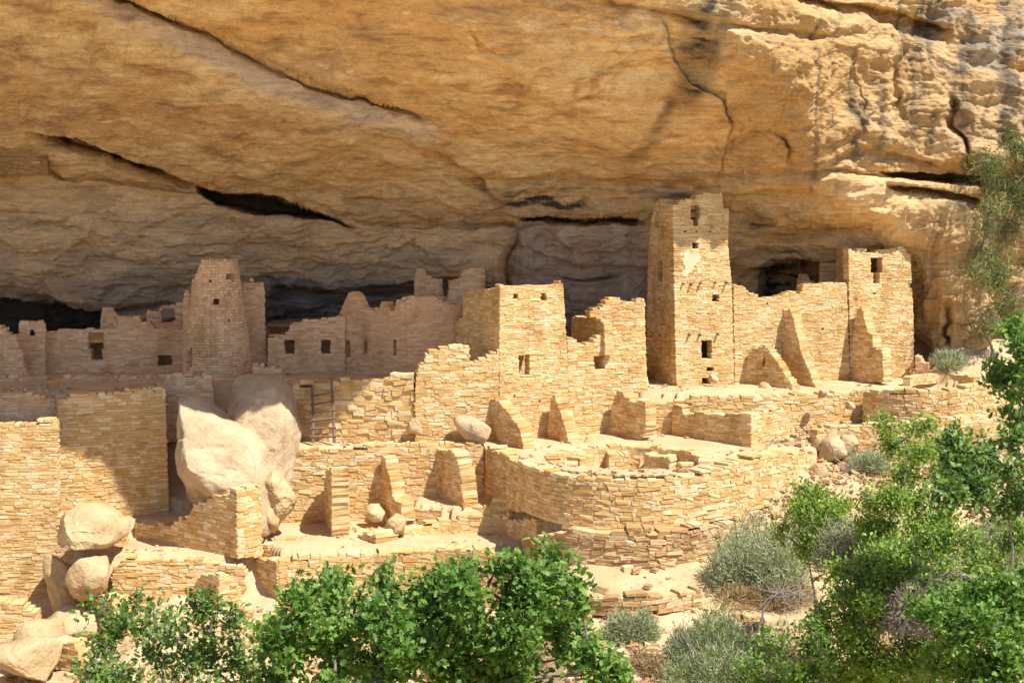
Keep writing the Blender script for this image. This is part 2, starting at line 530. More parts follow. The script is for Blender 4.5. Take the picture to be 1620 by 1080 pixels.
# the long ledge across the ceiling and its pale face
Yd += notch([(100,-40),(180,4),(300,50),(430,102),(570,155),(710,192)], 1.7, 44, 5, 90, .3)
Yd += notch([(130,-20),(180,4),(300,50),(430,102),(570,155),(710,192)], 0.5, 8, 5, 60, .3)
Yd += notch([(560,212),(700,245),(760,285),(800,325)], 0.8, 26, 2)
Yd += notch([(40,208),(120,220),(200,258),(300,285),(340,300)], 1.7, 22, 2)
Yd += notch([(-10,266),(60,274),(160,286),(310,302)], 0.7, 6, 2)
Yd += cave([(305,290),(330,293),(420,306),(500,332),(572,352)], [(305,300),(340,326),(430,338),(500,345),(572,356)], 4.0, 14)
Yd += cave([(80,214),(140,232),(200,256),(260,276)], [(80,226),(140,240),(200,266),(260,284)], 2.0, 20)
Yd += notch([(570,352),(680,356),(830,356),(880,352)], 0.7, 8, 2)
Yd += cave([(810,345),(860,338),(940,347),(1028,352)], [(810,352),(860,352),(940,358),(1028,362)], 2.5, 20, 3)
Yd += notch([(700,285),(900,283),(1118,286),(1140,284)], 0.9, 16, 2)
Yd += notch([(1080,283),(1200,262),(1260,262),(1420,280)], 0.45, 14, 2)
# grey recessed wall and its left edge
Yd += vcrack([(815,356),(806,400),(800,450),(796,500)], 0.7, 5, -1, 90, 1.0)
Yd += cave([(880,434),(930,438),(985,438)], [(880,440),(930,446),(985,444)], 0.7, 20, 2)
# deep black hollow at far left, dark strata beneath the ledge
Yd += cave([(-400,470),(0,472),(80,478),(165,488),(190,500)], [(-400,560),(0,560),(80,570),(165,560),(190,540)], 7, 30, 3)
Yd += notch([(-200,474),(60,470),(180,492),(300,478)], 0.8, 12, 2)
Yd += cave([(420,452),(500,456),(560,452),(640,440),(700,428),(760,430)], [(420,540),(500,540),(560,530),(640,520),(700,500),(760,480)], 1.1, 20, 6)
# strata on the hollow's rear wall
st = vnoise(PX / 140, PY / 7.5 + 2.2 * w1, 0.5, 31) + .5 * vnoise(PX / 60, PY / 3.6, .5, 32)
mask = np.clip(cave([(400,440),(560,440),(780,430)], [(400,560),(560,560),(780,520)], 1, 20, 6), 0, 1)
Yd += 0.42 * st * mask
# dark pit behind the curtain wall on the right
Yd += cave([(1205,430),(1232,412),(1262,404),(1300,412),(1340,430)], [(1205,475),(1232,480),(1262,480),(1300,480),(1340,475)], 3.0, 16, 8)
Yd += notch([(1175,372),(1240,372),(1300,362),(1380,352)], 0.8, 14, 2)
Yd += notch([(1145,352),(1200,340),(1250,338)], 0.6, 18, 2)
Yd += notch([(1150,306),(1250,302),(1330,318)], 0.4, 14, 2)
# ceiling slab edge
Yd += vcrack([(1050,30),(1072,100),(1110,135),(1148,158),(1158,205),(1146,235),(1118,284)], 0.12, 2.8, -1, 80, 0.55)
Yd += notch([(1146,226),(1172,208),(1216,203),(1236,214),(1252,250),(1262,258)], 0.4, 14, 2, 10)
Yd += notch([(930,-20),(1000,8),(1060,22),(1120,40)], 0.8, 16, 2, 20)
Yd += vcrack([(1225,200),(1238,222),(1262,252)], 0.25, 3)
# scar of a fallen flake, upper middle
Yd += notch([(735,30),(760,64),(800,78),(840,70)], 0.4, 12, 2, 16)
# right: brow undercut, ledges, bands
Yd += cave([(1395,266),(1440,272),(1500,272),(1552,270)], [(1395,276),(1440,288),(1500,292),(1552,292)], 3.2, 14, 3)
Yd -= cave([(1400,284),(1440,288),(1500,292),(1560,294)], [(1400,300),(1440,304),(1500,312),(1560,316)], .5, 14, 3)
Yd += cave([(1400,296),(1450,300),(1500,308),(1550,312)], [(1400,304),(1450,314),(1500,322),(1550,326)], 1.6, 14, 3)
Yd += vcrack([(1500,150),(1508,200),(1528,240),(1540,275)], 0.9, 6, -1, 50, 0.5)
Yd += notch([(1240,-10),(1330,10),(1400,24),(1450,36),(1512,46)], 1.3, 30, 2, 30)
Yd += notch([(1200,-30),(1290,0),(1345,30)], .6, 20, 2, 30)
Yd += notch([(1130,48),(1180,40),(1240,46),(1330,60)], .5, 10, 2, 30)
Yd += notch([(1300,258),(1360,236),(1420,244),(1500,262)], 0.5, 14, 2, 30)
Yd += vcrack([(1338,70),(1352,110),(1366,160),(1358,230)], 0.18, 3.5)
Yd += vcrack([(1430,60),(1420,130),(1430,200)], 0.3, 6)
Yd += vcrack([(1498,470),(1500,500),(1496,530),(1494,570)], .8, 3)
# big flakes of the sunlit lump over the right tower
Yd -= 0.35 * np.exp(-(((PX - 1372) / 48) ** 2 + ((PY - 292) / 22) ** 2))
Yc = Ybase + Yd
# noise displacement (world scale), along the surface normal
def grid_pts(Y):
    b = -(PY - 540.0) / F; dy = CT + b * ST; t = Y / dy
    return (PX - 810) / F * t, Y, (-ST + b * CT) * t
X, Yw, Z = grid_pts(Yc)
P = np.stack([X, Yw, Z], -1)
def normals(P):
    dx = np.gradient(P, axis=1); dy = np.gradient(P, axis=0); n = np.cross(dx, dy)
    n /= np.linalg.norm(n, axis=-1, keepdims=True) + 1e-9; 
    return np.where(n[..., 1:2] > 0, -n, n)
Xs, Ys, Zs = grid_pts(Ybase)
N0 = normals(np.stack([Xs, Ys, Zs], -1))
lit = sstep(1120, 1300, PX + (250 - PY) * 0.25) * sstep(330, 250, PY)     # the weathered outer face at right
right = sstep(1400, 1470, PX)
outer = np.clip(lit + right, 0, 1); outer = np.maximum(outer, sstep(-100, -150, PY))
lowc = sstep(270, 360, PY) * (1 - right)                                   # rear wall of the alcove
warp = fbm(X * .25, Yw * .25, Z * .25, 3, 21)
d = 0.30 * fbm(X * .16, Yw * .16, Z * .3, 3, 41)
d += (0.13 - .05 * outer) * fbm(X * .55 + warp, Yw * .4, Z * 1.1, 4, 42)
d += (0.055 - .02 * outer) * fbm(X * 1.7, Yw * 1.2, Z * 3.2, 4, 43, .6)
# plates: quantised noise gives broken flake edges
q = fbm(X * .22 + .4 * warp, Yw * .22, Z * .5, 3, 51) * 3.0
fq = q - np.floor(q); d += (0.10 + 0.10 * outer) * (np.floor(q) + sstep(0.0, 0.10, fq)) * 0.55
q2 = fbm(X * .6, Yw * .5, Z * 1.3 + warp, 3, 52) * 2.6
fq2 = q2 - np.floor(q2); d += (0.03 + 0.055 * outer + 0.09 * lowc) * (np.floor(q2) + sstep(0.0, 0.14, fq2)) * 0.7
# beds: courses in z on rear wall and outer face
zb = Z * 1.15 + 0.25 * X * 0.06 + 0.55 * warp
fb = zb - np.floor(zb)
d += (0.055 * outer + 0.10 * lowc) * sstep(0.0, 0.18, fb) * (1 - fb) * (0.6 + .8 * vnoise(X * .2, np.floor(zb), 0, 60))
d += outer * (0.10 * fbm(X * .9, Yw * .9, Z * .45, 4, 44, .55) + .035 * fbm(X * 4, Yw * 4, Z * 6, 3, 45))
# vertical flutes right of the right tower
fl = sstep(1445, 1475, PX) * sstep(1545, 1525, PX) * sstep(320, 345, PY)
d += fl * (0.16 * np.abs(vnoise(X * 3.2 + .5 * warp, 0, Z * .32, 71)) + .09 * vnoise(X * 7, 0, Z * .9, 72)) 
# pitted band above the middle rooms
pit = np.exp(-(((PX - 610) / 90) ** 2 + ((PY - 395) / 22) ** 2))
d -= pit * 0.22 * np.clip(vnoise(X * 3.2, Yw * 2, Z * 4.6, 80) - .15, 0, 1)
P = P + N0 * d[..., None]
idx = np.arange(NX * NY).reshape(NY, NX)
Fc = np.stack([idx[:-1, :-1], idx[1:, :-1], idx[1:, 1:], idx[:-1, 1:]], -1).reshape(-1, 4)

# ---- colour of the rock (stains, varnish), with some light and shade painted in
def C(*c): return np.array(c)
n1 = fbm(X * .18, Yw * .14, Z * .5, 4, 91); n2 = fbm(X * .6, Yw * .5, Z * 1.4, 6, 92, .6); n3 = fbm(X * .09, Yw * .07, Z * .09, 3, 93)
n4 = fbm(X * .8, Yw * .8, Z * 4.5, 6, 94, .62)
ochre = C(.77, .50, .235); gold = C(.83, .60, .32); rust = C(.66, .36, .14); cream = C(.84, .66, .40); grey = C(.33, .265, .21); lilac = C(.50, .40, .33); near_black = C(.075, .06, .05); brown = C(.36, .21, .105); tan = C(.60, .42, .235)
def mixc(a, b, f): f = np.clip(f, 0, 1)[..., None]; return a * (1 - f) + b * f
col = np.broadcast_to(ochre, P.shape).copy()
col = mixc(col, gold, .5 + .7 * n1)
col = mixc(col, rust, .8 * (n2 - .1))
col = mixc(col, lilac, .9 * (n3 + .35 * n2 - .15) * sstep(200, 60, PY + .12 * (PX - 900)))
# ledge face: sky light painted in as a pale lilac band
s = PY + 5 * .5 * w2 - lineY([(100,-40),(180,4),(300,50),(430,102),(570,155),(710,192)], PX)
band = sstep(-1, 3, s) * sstep(56, 30, s + 6 * n2) * endt([(60, 0), (720, 0)], PX, 60)
col = mixc(col, C(.70, .585, .51), .95 * band)
edge2 = sstep(30, 42, s + 10 * n1) * sstep(75, 50, s + 8 * n2) * endt([(60, 0), (700, 0)], PX, 60)
col = mixc(col, cream, .6 * edge2)
# pale bedding flecks on the ceiling
col = mixc(col, cream, .75 * sstep(.35, .9, n4 + .4 * n1) * sstep(330, 180, PY) * (1 - outer))
col = mixc(col, brown, .45 * sstep(.35, 1.0, -n4 + .3 * n2) * (1 - outer))
# rear wall of the alcove: duller, greyer, sooty low down
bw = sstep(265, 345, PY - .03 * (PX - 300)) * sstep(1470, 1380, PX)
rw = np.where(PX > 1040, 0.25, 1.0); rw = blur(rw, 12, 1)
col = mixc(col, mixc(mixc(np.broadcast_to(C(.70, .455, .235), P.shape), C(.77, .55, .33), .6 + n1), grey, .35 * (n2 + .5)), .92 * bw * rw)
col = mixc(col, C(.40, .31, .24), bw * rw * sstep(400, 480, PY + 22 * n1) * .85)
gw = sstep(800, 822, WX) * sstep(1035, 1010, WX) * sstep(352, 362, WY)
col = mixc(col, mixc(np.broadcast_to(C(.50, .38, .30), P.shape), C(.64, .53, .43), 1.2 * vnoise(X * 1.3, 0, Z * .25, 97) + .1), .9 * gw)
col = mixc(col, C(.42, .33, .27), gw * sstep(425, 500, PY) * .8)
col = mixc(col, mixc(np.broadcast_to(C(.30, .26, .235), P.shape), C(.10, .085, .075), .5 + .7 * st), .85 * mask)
al = sstep(1030, 1090, PX) * sstep(255, 290, PY) * sstep(480, 440, PY) * sstep(1500, 1440, PX)  # golden light painted into the colour of the dim alcove
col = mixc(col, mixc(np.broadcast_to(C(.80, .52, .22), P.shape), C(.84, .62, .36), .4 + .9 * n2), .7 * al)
# shade painted into the deep hollows by their depth, then dark spots
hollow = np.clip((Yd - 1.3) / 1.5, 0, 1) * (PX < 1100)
col = mixc(col, near_black, .85 * hollow * (s > 60))
sp = np.exp(-(((PX - 862) / 70) ** 2 + ((PY - 318) / 24) ** 2)); col = mixc(col, near_black, 1.5 * sp * (n4 + .35))
sp = np.exp(-(((PX - 1250) / 44) ** 2 + ((PY - 440) / 34) ** 2)); col = mixc(col, near_black, 1.9 * sp * (n4 + n2 + .35))  # shade of the dark pit, painted into the rock colour
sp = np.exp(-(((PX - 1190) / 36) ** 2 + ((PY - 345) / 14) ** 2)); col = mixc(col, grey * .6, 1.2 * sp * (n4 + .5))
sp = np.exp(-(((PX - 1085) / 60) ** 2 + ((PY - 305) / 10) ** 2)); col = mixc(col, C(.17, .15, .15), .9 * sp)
# water streaks: (top x, y, bottom x, y, width, strength, colour)
streak = [(1125,-30,1092,160,26,.95,C(.07,.06,.045)),(1165,-30,1120,110,12,.6,C(.12,.10,.07)),(1086,20,1078,120,10,.4,C(.14,.11,.07)),
          (1085,130,1000,250,15,.8,C(.20,.12,.05)),(1060,160,985,246,9,.6,C(.26,.16,.07)),(1010,80,960,150,6,.3,C(.4,.2,.07)),(985,60,930,150,5,.3,C(.45,.22,.08)),
          (915,120,905,160,7,.5,C(.5,.20,.05)),(1230,40,1225,120,6,.3,C(.3,.22,.14))]
rg = np.random.default_rng(3)
for i in range(44):
    x0 = rg.uniform(1290, 1640); y0 = rg.uniform(-60, 190); l = rg.uniform(50, 150)
    streak.append((x0, y0, x0 + rg.uniform(-14, 6), y0 + l, rg.uniform(2.5, 9), rg.uniform(.6, 1.0), C(.15, .115, .085)))
for i in range(14):
    x0 = rg.uniform(1455, 1532); y0 = rg.uniform(325, 420); l = rg.uniform(50, 150)
    streak.append((x0, y0, x0 + rg.uniform(-4, 4), y0 + l, rg.uniform(1.6, 3.5), rg.uniform(.3, .6), C(.34, .20, .11)))
for i in range(14):
    x0 = rg.uniform(820, 1015); y0 = rg.uniform(350, 380); l = rg.uniform(60, 120)
    streak.append((x0, y0, x0, y0 + l, rg.uniform(3, 9), rg.uniform(.2, .45), C(.62, .52, .43) if i % 2 else C(.25, .2, .17)))
lowouter = lambda: mixc(col, mixc(mixc(np.broadcast_to(C(.56, .35, .15), P.shape), C(.63, .45, .24), .5 + .9 * n1), C(.52, .32, .15), .8 * (n2 - .1)), outer)
col = lowouter()
gr = outer * sstep(1400, 1560, PX) * sstep(250, 60, PY) ; col = mixc(col, C(.42, .355, .28), gr * (.28 + .8 * n2))
for (x0, y0, x1, y1, w, a, c) in streak:
    xl = x0 + (PY - y0) * (x1 - x0) / (y1 - y0) + 4 * w1
    ww = w * (1 + .35 * n2)
    f = np.exp(-((PX - xl) / ww) ** 2 * 1.2) * sstep(y0 - 12, y0 + 14, PY) * sstep(y1 + 22, y1 - 22, PY)
    col = mixc(col, c, a * f * (.75 + .5 * n4))
col = np.clip(col * (1 + .10 * n4[..., None]), .02, .9)

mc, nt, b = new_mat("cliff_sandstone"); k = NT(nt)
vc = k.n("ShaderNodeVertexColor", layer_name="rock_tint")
pos = k.n("ShaderNodeNewGeometry").outputs["Position"]
g1 = k.noise(k.mapping(pos, (1, .8, 2.4)), 2.6, 8, .68)
g2 = k.noise(k.mapping(pos, (1, .6, 3.2)), 11, 6, .7)
g3 = k.noise(k.mapping(pos, (.22, .30, 3.6)), 3.2, 7, .72, .6)
c = k.mix(1.0, vc.outputs[0], k.ramp(g1, [(.25, (.72, .68, .62)), (.5, (1, 1, 1)), (.78, (1.22, 1.2, 1.16))]), 'MULTIPLY')
c = k.mix(1.0, c, k.ramp(g2, [(.28, (.70, .64, .56)), (.45, (1, 1, 1)), (.8, (1.1, 1.1, 1.1))]), 'MULTIPLY')
c = k.mix(1.0, c, k.ramp(g3, [(.30, (.52, .44, .36)), (.40, (.92, .90, .86)), (.55, (1, 1, 1)), (.70, (1.12, 1.13, 1.14))]), 'MULTIPLY')
k.l(c, b.inputs["Base Color"])
g4 = k.noise(k.mapping(pos, (1, .8, 2.0)), 26, 5, .75)
c = k.mix(1.0, c, k.ramp(g4, [(.32, (.72, .66, .58)), (.44, (1, 1, 1)), (.75, (1.08, 1.08, 1.08))]), 'MULTIPLY')
k.l(c, b.inputs["Base Color"])
h = k.math('MULTIPLY', g3, .8)
h = k.math('ADD', h, k.math('ADD', k.math('MULTIPLY', g1, 1.0), k.math('MULTIPLY', g2, .45)))
h0 = k.math('ADD', k.math('MULTIPLY', g1, 1.0), k.math('MULTIPLY', g2, .45))
vo = k.n("ShaderNodeTexVoronoi"); vo.feature = 'DISTANCE_TO_EDGE'; vo.inputs["Scale"].default_value = .55
dm = k.noise(pos, 1.3, 4, .6)
vadd = k.n("ShaderNodeVectorMath", operation='ADD'); k.l(k.mapping(pos, (1, 1, 1.7)), vadd.inputs[0])
cmb = k.n("ShaderNodeCombineXYZ"); k.l(dm, cmb.inputs[0]); k.l(dm, cmb.inputs[2]); k.l(cmb.outputs[0], vadd.inputs[1]); k.l(vadd.outputs[0], vo.inputs["Vector"])
crk = k.ramp(vo.outputs["Distance"], [(0, (0, 0, 0)), (.02, (1, 1, 1))])
h = k.math('ADD', h, k.math('MULTIPLY', crk, .12))
k.bump(h, .85, .14, b)
me = mesh_from("cliff", P.reshape(-1, 3), Fc, mc, True)
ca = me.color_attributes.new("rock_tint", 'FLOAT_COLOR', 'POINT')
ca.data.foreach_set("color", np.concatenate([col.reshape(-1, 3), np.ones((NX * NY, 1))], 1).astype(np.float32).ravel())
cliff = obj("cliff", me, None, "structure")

# ================================================================== GROUND
def ax2(lo, a, b, hi, st): return axis(lo, a, b, hi, st, 1.12)
ggx = ax2(-120, -24, 27, 120, .125); ggy = ax2(-40, 36, 60.5, 78, .125)
GX, GY = np.meshgrid(ggx, ggy)
def base_z(x, y):
    zl = np.interp(y, [-40, 1, 4, 14, 22, 32, 38, 44, 45.5, 47, 49, 53, 60], [-1.75, -1.75, -2.6, -10, -13.6, -14.3, -13.8, -13.1, -13.0, -12.6, -11.3, -9.5, -8])
    zr = np.interp(y, [-40, 1, 4, 14, 22, 32, 38, 43, 44.6, 46.3, 48.8, 51, 54.2, 56.5], [-1.75, -1.75, -2.6, -10, -12.2, -12.6, -12.2, -11.7, -11.3, -10.9, -9.3, -8.7, -8.35, -8.1])
    zl = zl - 1.3 * sstep(-11, -15, x) * sstep(49.5, 48, y)
    w = sstep(0.0, 2.2, x); return zl * (1 - w) + zr * w
GZ = base_z(GX, GY)
def inpoly(poly):
    x, y = GX, GY; r = np.zeros(x.shape, bool); n = len(poly)
    for i in range(n):
        x0, y0 = poly[i]; x1, y1 = poly[(i + 1) % n]
        if y0 == y1: continue
        c = ((y0 > y) != (y1 > y)) & (x < (x1 - x0) * (y - y0) / (y1 - y0) + x0); r ^= c
    return r
ZA, ZB, ZC, ZU = -6.7, -8.3, -11.1, -6.2
flat = np.zeros(GX.shape)
def terrace(pts, z, pyb=700):
    m = inpoly([xy(a, b_, pyb) for (a, b_) in pts]); GZ[m] = z; flat[m] = 1
terrace([(392,48.9),(440,47.0),(700,47.4),(862,48.2),(862,54),(440,54),(392,50)], ZC)
terrace([(655,50.2),(720,49.7),(800,49.7),(850,49),(870,54),(655,54)], -10.2)
terrace([(443,51.35),(600,51.55),(765,51.8),(800,50.6),(852,47.35),(880,46.25),(940,45.55),(1000,45.42),(1060,45.55),(1100,46.05),(1150,46.85),(1200,47.95),(1215,51),(1240,56),(400,60)], ZB)
terrace([(90,49.8),(95,49.0),(212,50.2),(375,47.4),(416,48.1),(420,50.5),(265,51.2)], -10.7)
terrace([(150,47.3),(175,47.0),(388,47.2),(375,47.2),(212,50.1),(95,48.9)], -11.35)
terrace([(1010,54.9),(1065,54.9),(1110,54.65),(1362,56.25),(1372,56.0),(1385,55.4),(1402,54.95),(1440,54.4),(1520,54.8),(1580,56),(1700,58),(2400,60),(2400,90),(1010,90)], ZA)
terrace([(-900,51.3),(0,51.0),(88,50.4),(91,50.0),(262,51.4),(263,52.9),(345,53.3),(448,53.2),(655,52.8),(790,54.2),(895,55.2),(1022,57),(1022,90),(-900,90)], ZU)
m2_ = inpoly([xy(a_, b_, 700) for (a_, b_) in [(1190,47.7),(1250,49.4),(1290,50.75),(1300,54.5),(1240,56),(1205,51)]]); GZ[m2_] = np.maximum(GZ[m2_], ZB)
# kiva pit
kc = (4.1, 48.75); KR = 2.45
m = np.hypot(GX - kc[0], GY - kc[1]) < KR; GZ[m] = -9.55
rr = np.hypot(GX - kc[0], GY - kc[1]); ap = -10.25 - np.clip(rr - 4.7, 0, None) * 1.1 + .12 * fbm(GX, GY, 0, 3, 210)
p2 = xy(1492, 57.2, 600); m = (np.hypot((GX - p2[0]) / 1.25, GY - p2[1]) < 1.25); GZ[m] = -7.6
p3 = xy(1590, 60.4, 580); m = (np.hypot((GX - p3[0]) / 1.4, GY - p3[1]) < 1.0); GZ[m] = -7.0
# rear of the right end rises toward the cliff foot
rise = sstep(1440, 1500, 810 + GX / GY * F) * sstep(57.8, 61.5, GY); GZ += rise * 1.5
rubz = sstep(8.0, 10.5, GX) * (1 - flat) * sstep(43, 46, GY) * sstep(57, 55, GY)
slope_n = 1 - flat
GZ += slope_n * (0.14 * fbm(GX * .35, GY * .35, 0, 4, 201) + .06 * fbm(GX * 1.6, GY * 1.6, 0, 3, 202)) + flat * .025 * fbm(GX * .8, GY * .8, 0, 3, 203)
GZ += rubz * 0.13 * np.abs(fbm(GX * 2.2, GY * 2.2, 3, 3, 204)) 
GP = np.stack([GX, GY, GZ], -1)
idx = np.arange(GX.size).reshape(GX.shape)
Fg = np.stack([idx[:-1, :-1], idx[:-1, 1:], idx[1:, 1:], idx[1:, :-1]], -1).reshape(-1, 4)
mg, nt, b = new_mat("dry_sandy_earth"); k = NT(nt)
pos = k.n("ShaderNodeNewGeometry").outputs["Position"]
c = k.ramp(k.noise(pos, .5, 7, .65), [(.3, (.50, .35, .19)), (.5, (.58, .43, .25)), (.72, (.67, .52, .33))])
c = k.mix(1.0, c, k.ramp(k.noise(pos, 9, 6, .75), [(.3, (.66, .60, .52)), (.48, (1, 1, 1)), (.8, (1.12, 1.12, 1.12))]), 'MULTIPLY')
sx = k.n("ShaderNodeSeparateXYZ"); k.l(pos, sx.inputs[0])
far = k.math('ADD', k.math('MULTIPLY', sx.outputs[1], -1.0 / 8.0), 28.0 / 8.0)
fc = k.n("ShaderNodeClamp"); k.l(k.math('ADD', far, k.math('MULTIPLY', k.noise(pos, .25, 4), .5)), fc.inputs[0])
c = k.mix(fc.outputs[0], c, k.ramp(k.noise(pos, .8, 5), [(.35, (.40, .31, .17)), (.65, (.60, .45, .26))]))
k.l(c, b.inputs["Base Color"]); k.bump(k.noise(pos, 14, 6, .75), .9, .05, b)
ground = obj("ground", mesh_from("ground", GP.reshape(-1, 3), Fg, mg, True), None, "structure")
def ground_z(x, y):
    i = np.clip(np.searchsorted(ggx, x) - 1, 0, len(ggx) - 2); j = np.clip(np.searchsorted(ggy, y) - 1, 0, len(ggy) - 2)
    fx = (x - ggx[i]) / (ggx[i + 1] - ggx[i]); fy = (y - ggy[j]) / (ggy[j + 1] - ggy[j])
    return float((GZ[j, i] * (1 - fx) + GZ[j, i + 1] * fx) * (1 - fy) + (GZ[j + 1, i] * (1 - fx) + GZ[j + 1, i + 1] * fx) * fy)
# ================================================================== BUILDINGS AND WALLS
FINE = dict(course=(.07, .11), length=(.14, .40), rough=.10, proud=.014)
MED = dict(course=(.08, .14), length=(.14, .46), rough=.17)
COARSE = dict(course=(.09, .17), length=(.14, .5), rough=.22, proud=.02, ragged=.08)
def box_part(parent, name, path, u0, u1, z0, z1, d0, d1, mat, label=None):
    U = np.array([u0, u1, u1, u0] * 2); D = np.array([d0, d0, d1, d1] * 2); Z = np.array([z0] * 4 + [z1] * 4)
    o = obj(name, mesh_from(name, path.pos(U, D, Z), BOXF, mat), parent)
    if label: o["label"] = label
    return o
def tube_pts(a, b, r0, r1, n=6):
    a = np.array(a, float); b = np.array(b, float); t = b - a; t /= np.linalg.norm(t) + 1e-9
    up = np.array((0, 0, 1.)) if abs(t[2]) < .9 else np.array((1., 0, 0)); s_ = np.cross(t, up); s_ /= np.linalg.norm(s_); w = np.cross(s_, t)
    an = np.arange(n) * 2 * math.pi / n
    ring = np.cos(an)[:, None] * s_ + np.sin(an)[:, None] * w
    V = np.concatenate([a + ring * r0, b + ring * r1, [a], [b]])
    Fq = [(i, (i + 1) % n, n + (i + 1) % n, n + i) for i in range(n)]
    Fq += [(2 * n, (i + 1) % n, i, i) for i in range(n)] + [(2 * n + 1, n + i, n + (i + 1) % n, n + (i + 1) % n) for i in range(n)]
    return V, Fq
def tri_clean(me):
    me.validate(clean_customdata=False); return me
def tube_obj(name, segs, mat, parent=None, n=6):
    V = []; Fq = []; o = 0
    for (a, b_, r0, r1) in segs:
        v, f = tube_pts(a, b_, r0, r1, n); V.append(v); Fq += [tuple(i + o for i in q) for q in f]; o += len(v)
    me = bpy.data.meshes.new(name)
    me.from_pydata([tuple(p) for p in np.concatenate(V)], [], [tuple(dict.fromkeys(q)) for q in Fq]); me.materials.append(mat); me.update()
    return obj(name, me, parent)
def beams(parent, pl, pts, out=.28, r=.05, mat=None):
    for (px, py) in pts:
        u, z = pl.uz(px, py)
        a = pl.pos(np.array([u]), np.array([.2]), np.array([z + .02]))[0]; c_ = pl.pos(np.array([u + random.uniform(-.04, .04)]), np.array([-out * random.uniform(.35, .8)]), np.array([z - random.uniform(0, .05)]))[0]
        tube_obj("beam_end", [(a, c_, r, r * .9)], mat or M_beam, parent, 7)
def rear_room(parent, pl, u0, u1, z0, z1, depth=2.2, roof=True):
    """rough rear wall, plus an unseen roof added to dim the openings"""
    masonry(parent, type("Sh", (), {"pos": lambda s, U, D, Z: pl.pos(U, D + depth, Z), "rot": lambda s, u: pl.rot(u)})(),
            [(u0, z0), (u1, z0), (u1, z1), (u0, z1)], (), thick=.3, mat=M_pink, cname="rear_wall_core", seed=9, **FINE)
    if roof: box_part(parent, "added_roof", pl, u0 + .05, u1 - .05, z1 - .35, z1 - .2, .35, depth + .05, M_mortar)  # unseen roof, added to darken the room inside

# ---- square tower ------------------------------------------------------------
base = at_y(1110, 612, 57.4)
T = empty("square_tower", base, "tall four-storey square stone tower with its head in the shade of the overhang", "tower")
_, plT = pw(T, (1070, 57), (1162, 57.8), [(1070,616),(1067,470),(1064,325),(1074,323),(1076,318),(1083,317),(1085,313),(1099,313),(1101,309),(1111,308),(1113,305),(1142,304),(1150,370),(1158,450),(1162,616)],
    [[(1093,326),(1107,326),(1107,346),(1104.5,346),(1104.5,358),(1097,358),(1097,346),(1093,346)], (1095,384,1105,393), (1127,467,1137.5,478), (1110,537,1126,567), (1118,580,1129,587), (1111,599,1124,608),
     (1082,364,1085,367),(1100,364,1103.5,368),(1122,364,1125,367)],
    mat=M_buff, seed=1, singles=290, thick=.45, **FINE)
_, plTl = pw(T, (1022, 60.06), (1069.6, 57.05), [(1022,612),(1023,500),(1026,400),(1030,352),(1034,330),(1041,316),(1048,312),(1052,322),(1062.5,325),(1065.5,470),(1068.5,616)],
    [(1035,334,1042,360), (1040,411,1048,444), (1027,529,1031,533), (1042,529,1046,533)], mat=M_buff, seed=2, singles=200, thick=.45, **FINE)
Bk = (plT.B + plTl.A - plT.A)
class PlaneXY(Plane):
    def __init__(s, A, B):
        s.A = np.array(A, float); s.B = np.array(B, float); v = s.B - s.A; s.len = np.linalg.norm(v); s.T = v / s.len; s.N = np.array((-s.T[1], s.T[0]))
zt = plT.uz(1100, 330)[1]
pr = PlaneXY(plT.B + plT.N * .5 - plT.T * .12, Bk - plT.T * .5)
masonry(T, pr, [(0, ZA - .3), (pr.len, ZA - .3), (pr.len - .3, zt), (0, zt)], thick=.4, seed=3, cname="side_wall_core", **FINE)
pb = PlaneXY(Bk - plT.T * .5, plTl.A + plT.T * .5)
masonry(T, pb, [(0, ZA - .3), (pb.len, ZA - .3), (pb.len, zt), (0, zt)], thick=.4, seed=4, cname="rear_wall_core", **FINE)
for (py_) in (395, 470, 530):
    zf = plT.uz(1100, py_)[1]; box_part(T, "floor_slab", plT, .45, plT.len - .4, zf - .1, zf, .46, 2.7, M_mortar)
box_part(T, "added_roof", plT, .45, plT.len - .5, zt - .35, zt - .2, .46, 2.7, M_mortar)  # unseen roof added to keep the tower's inside dark
beams(T, plT, [(1080,448),(1093,449),(1108,448),(1131,447),(1148,447)], .3)
beams(T, plT, [(1090,528),(1106,528),(1135,528)], .25)
uu0, z_ = plT.uz(1070, 392); uu1, z2_ = plT.uz(1112, 442)
# remnant of white plaster on the tower front
def patch(parent, pl, outline, mat, name="plaster_patch", off=-.045, th=.03, label=None):
    pts = [pl.uz(*p) for p in outline]; n = len(pts)
    V = np.concatenate([pl.pos(np.array([p[0] for p in pts]), np.full(n, off), np.array([p[1] for p in pts])), pl.pos(np.array([p[0] for p in pts]), np.full(n, off + th), np.array([p[1] for p in pts]))])
    me = bpy.data.meshes.new(name); me.from_pydata([tuple(v) for v in V], [], [tuple(range(n))] + [(i, i + n, (i + 1) % n + n, (i + 1) % n) for i in range(n)]); me.materials.append(mat); me.update()
    o = obj(name, me, parent)
    if label: o["label"] = label
    return o
_rp = random.Random(4)
for (cx_, cy_, rx_, ry_) in ((1090,414,13,17),(1102,408,7,9),(1084,432,7,6),(1106,428,4,6),(1078,402,3,4)):
    ol = []
    for q_ in range(22):
        an_ = -q_ / 22 * 2 * math.pi; f_ = _rp.uniform(.62, 1.12); ol.append((cx_ + rx_ * f_ * math.cos(an_), cy_ + ry_ * f_ * math.sin(an_)))
    patch(T, plT, ol, M_plaster, off=-.018 - .002 * _rp.random(), label="remnant of pale plaster")

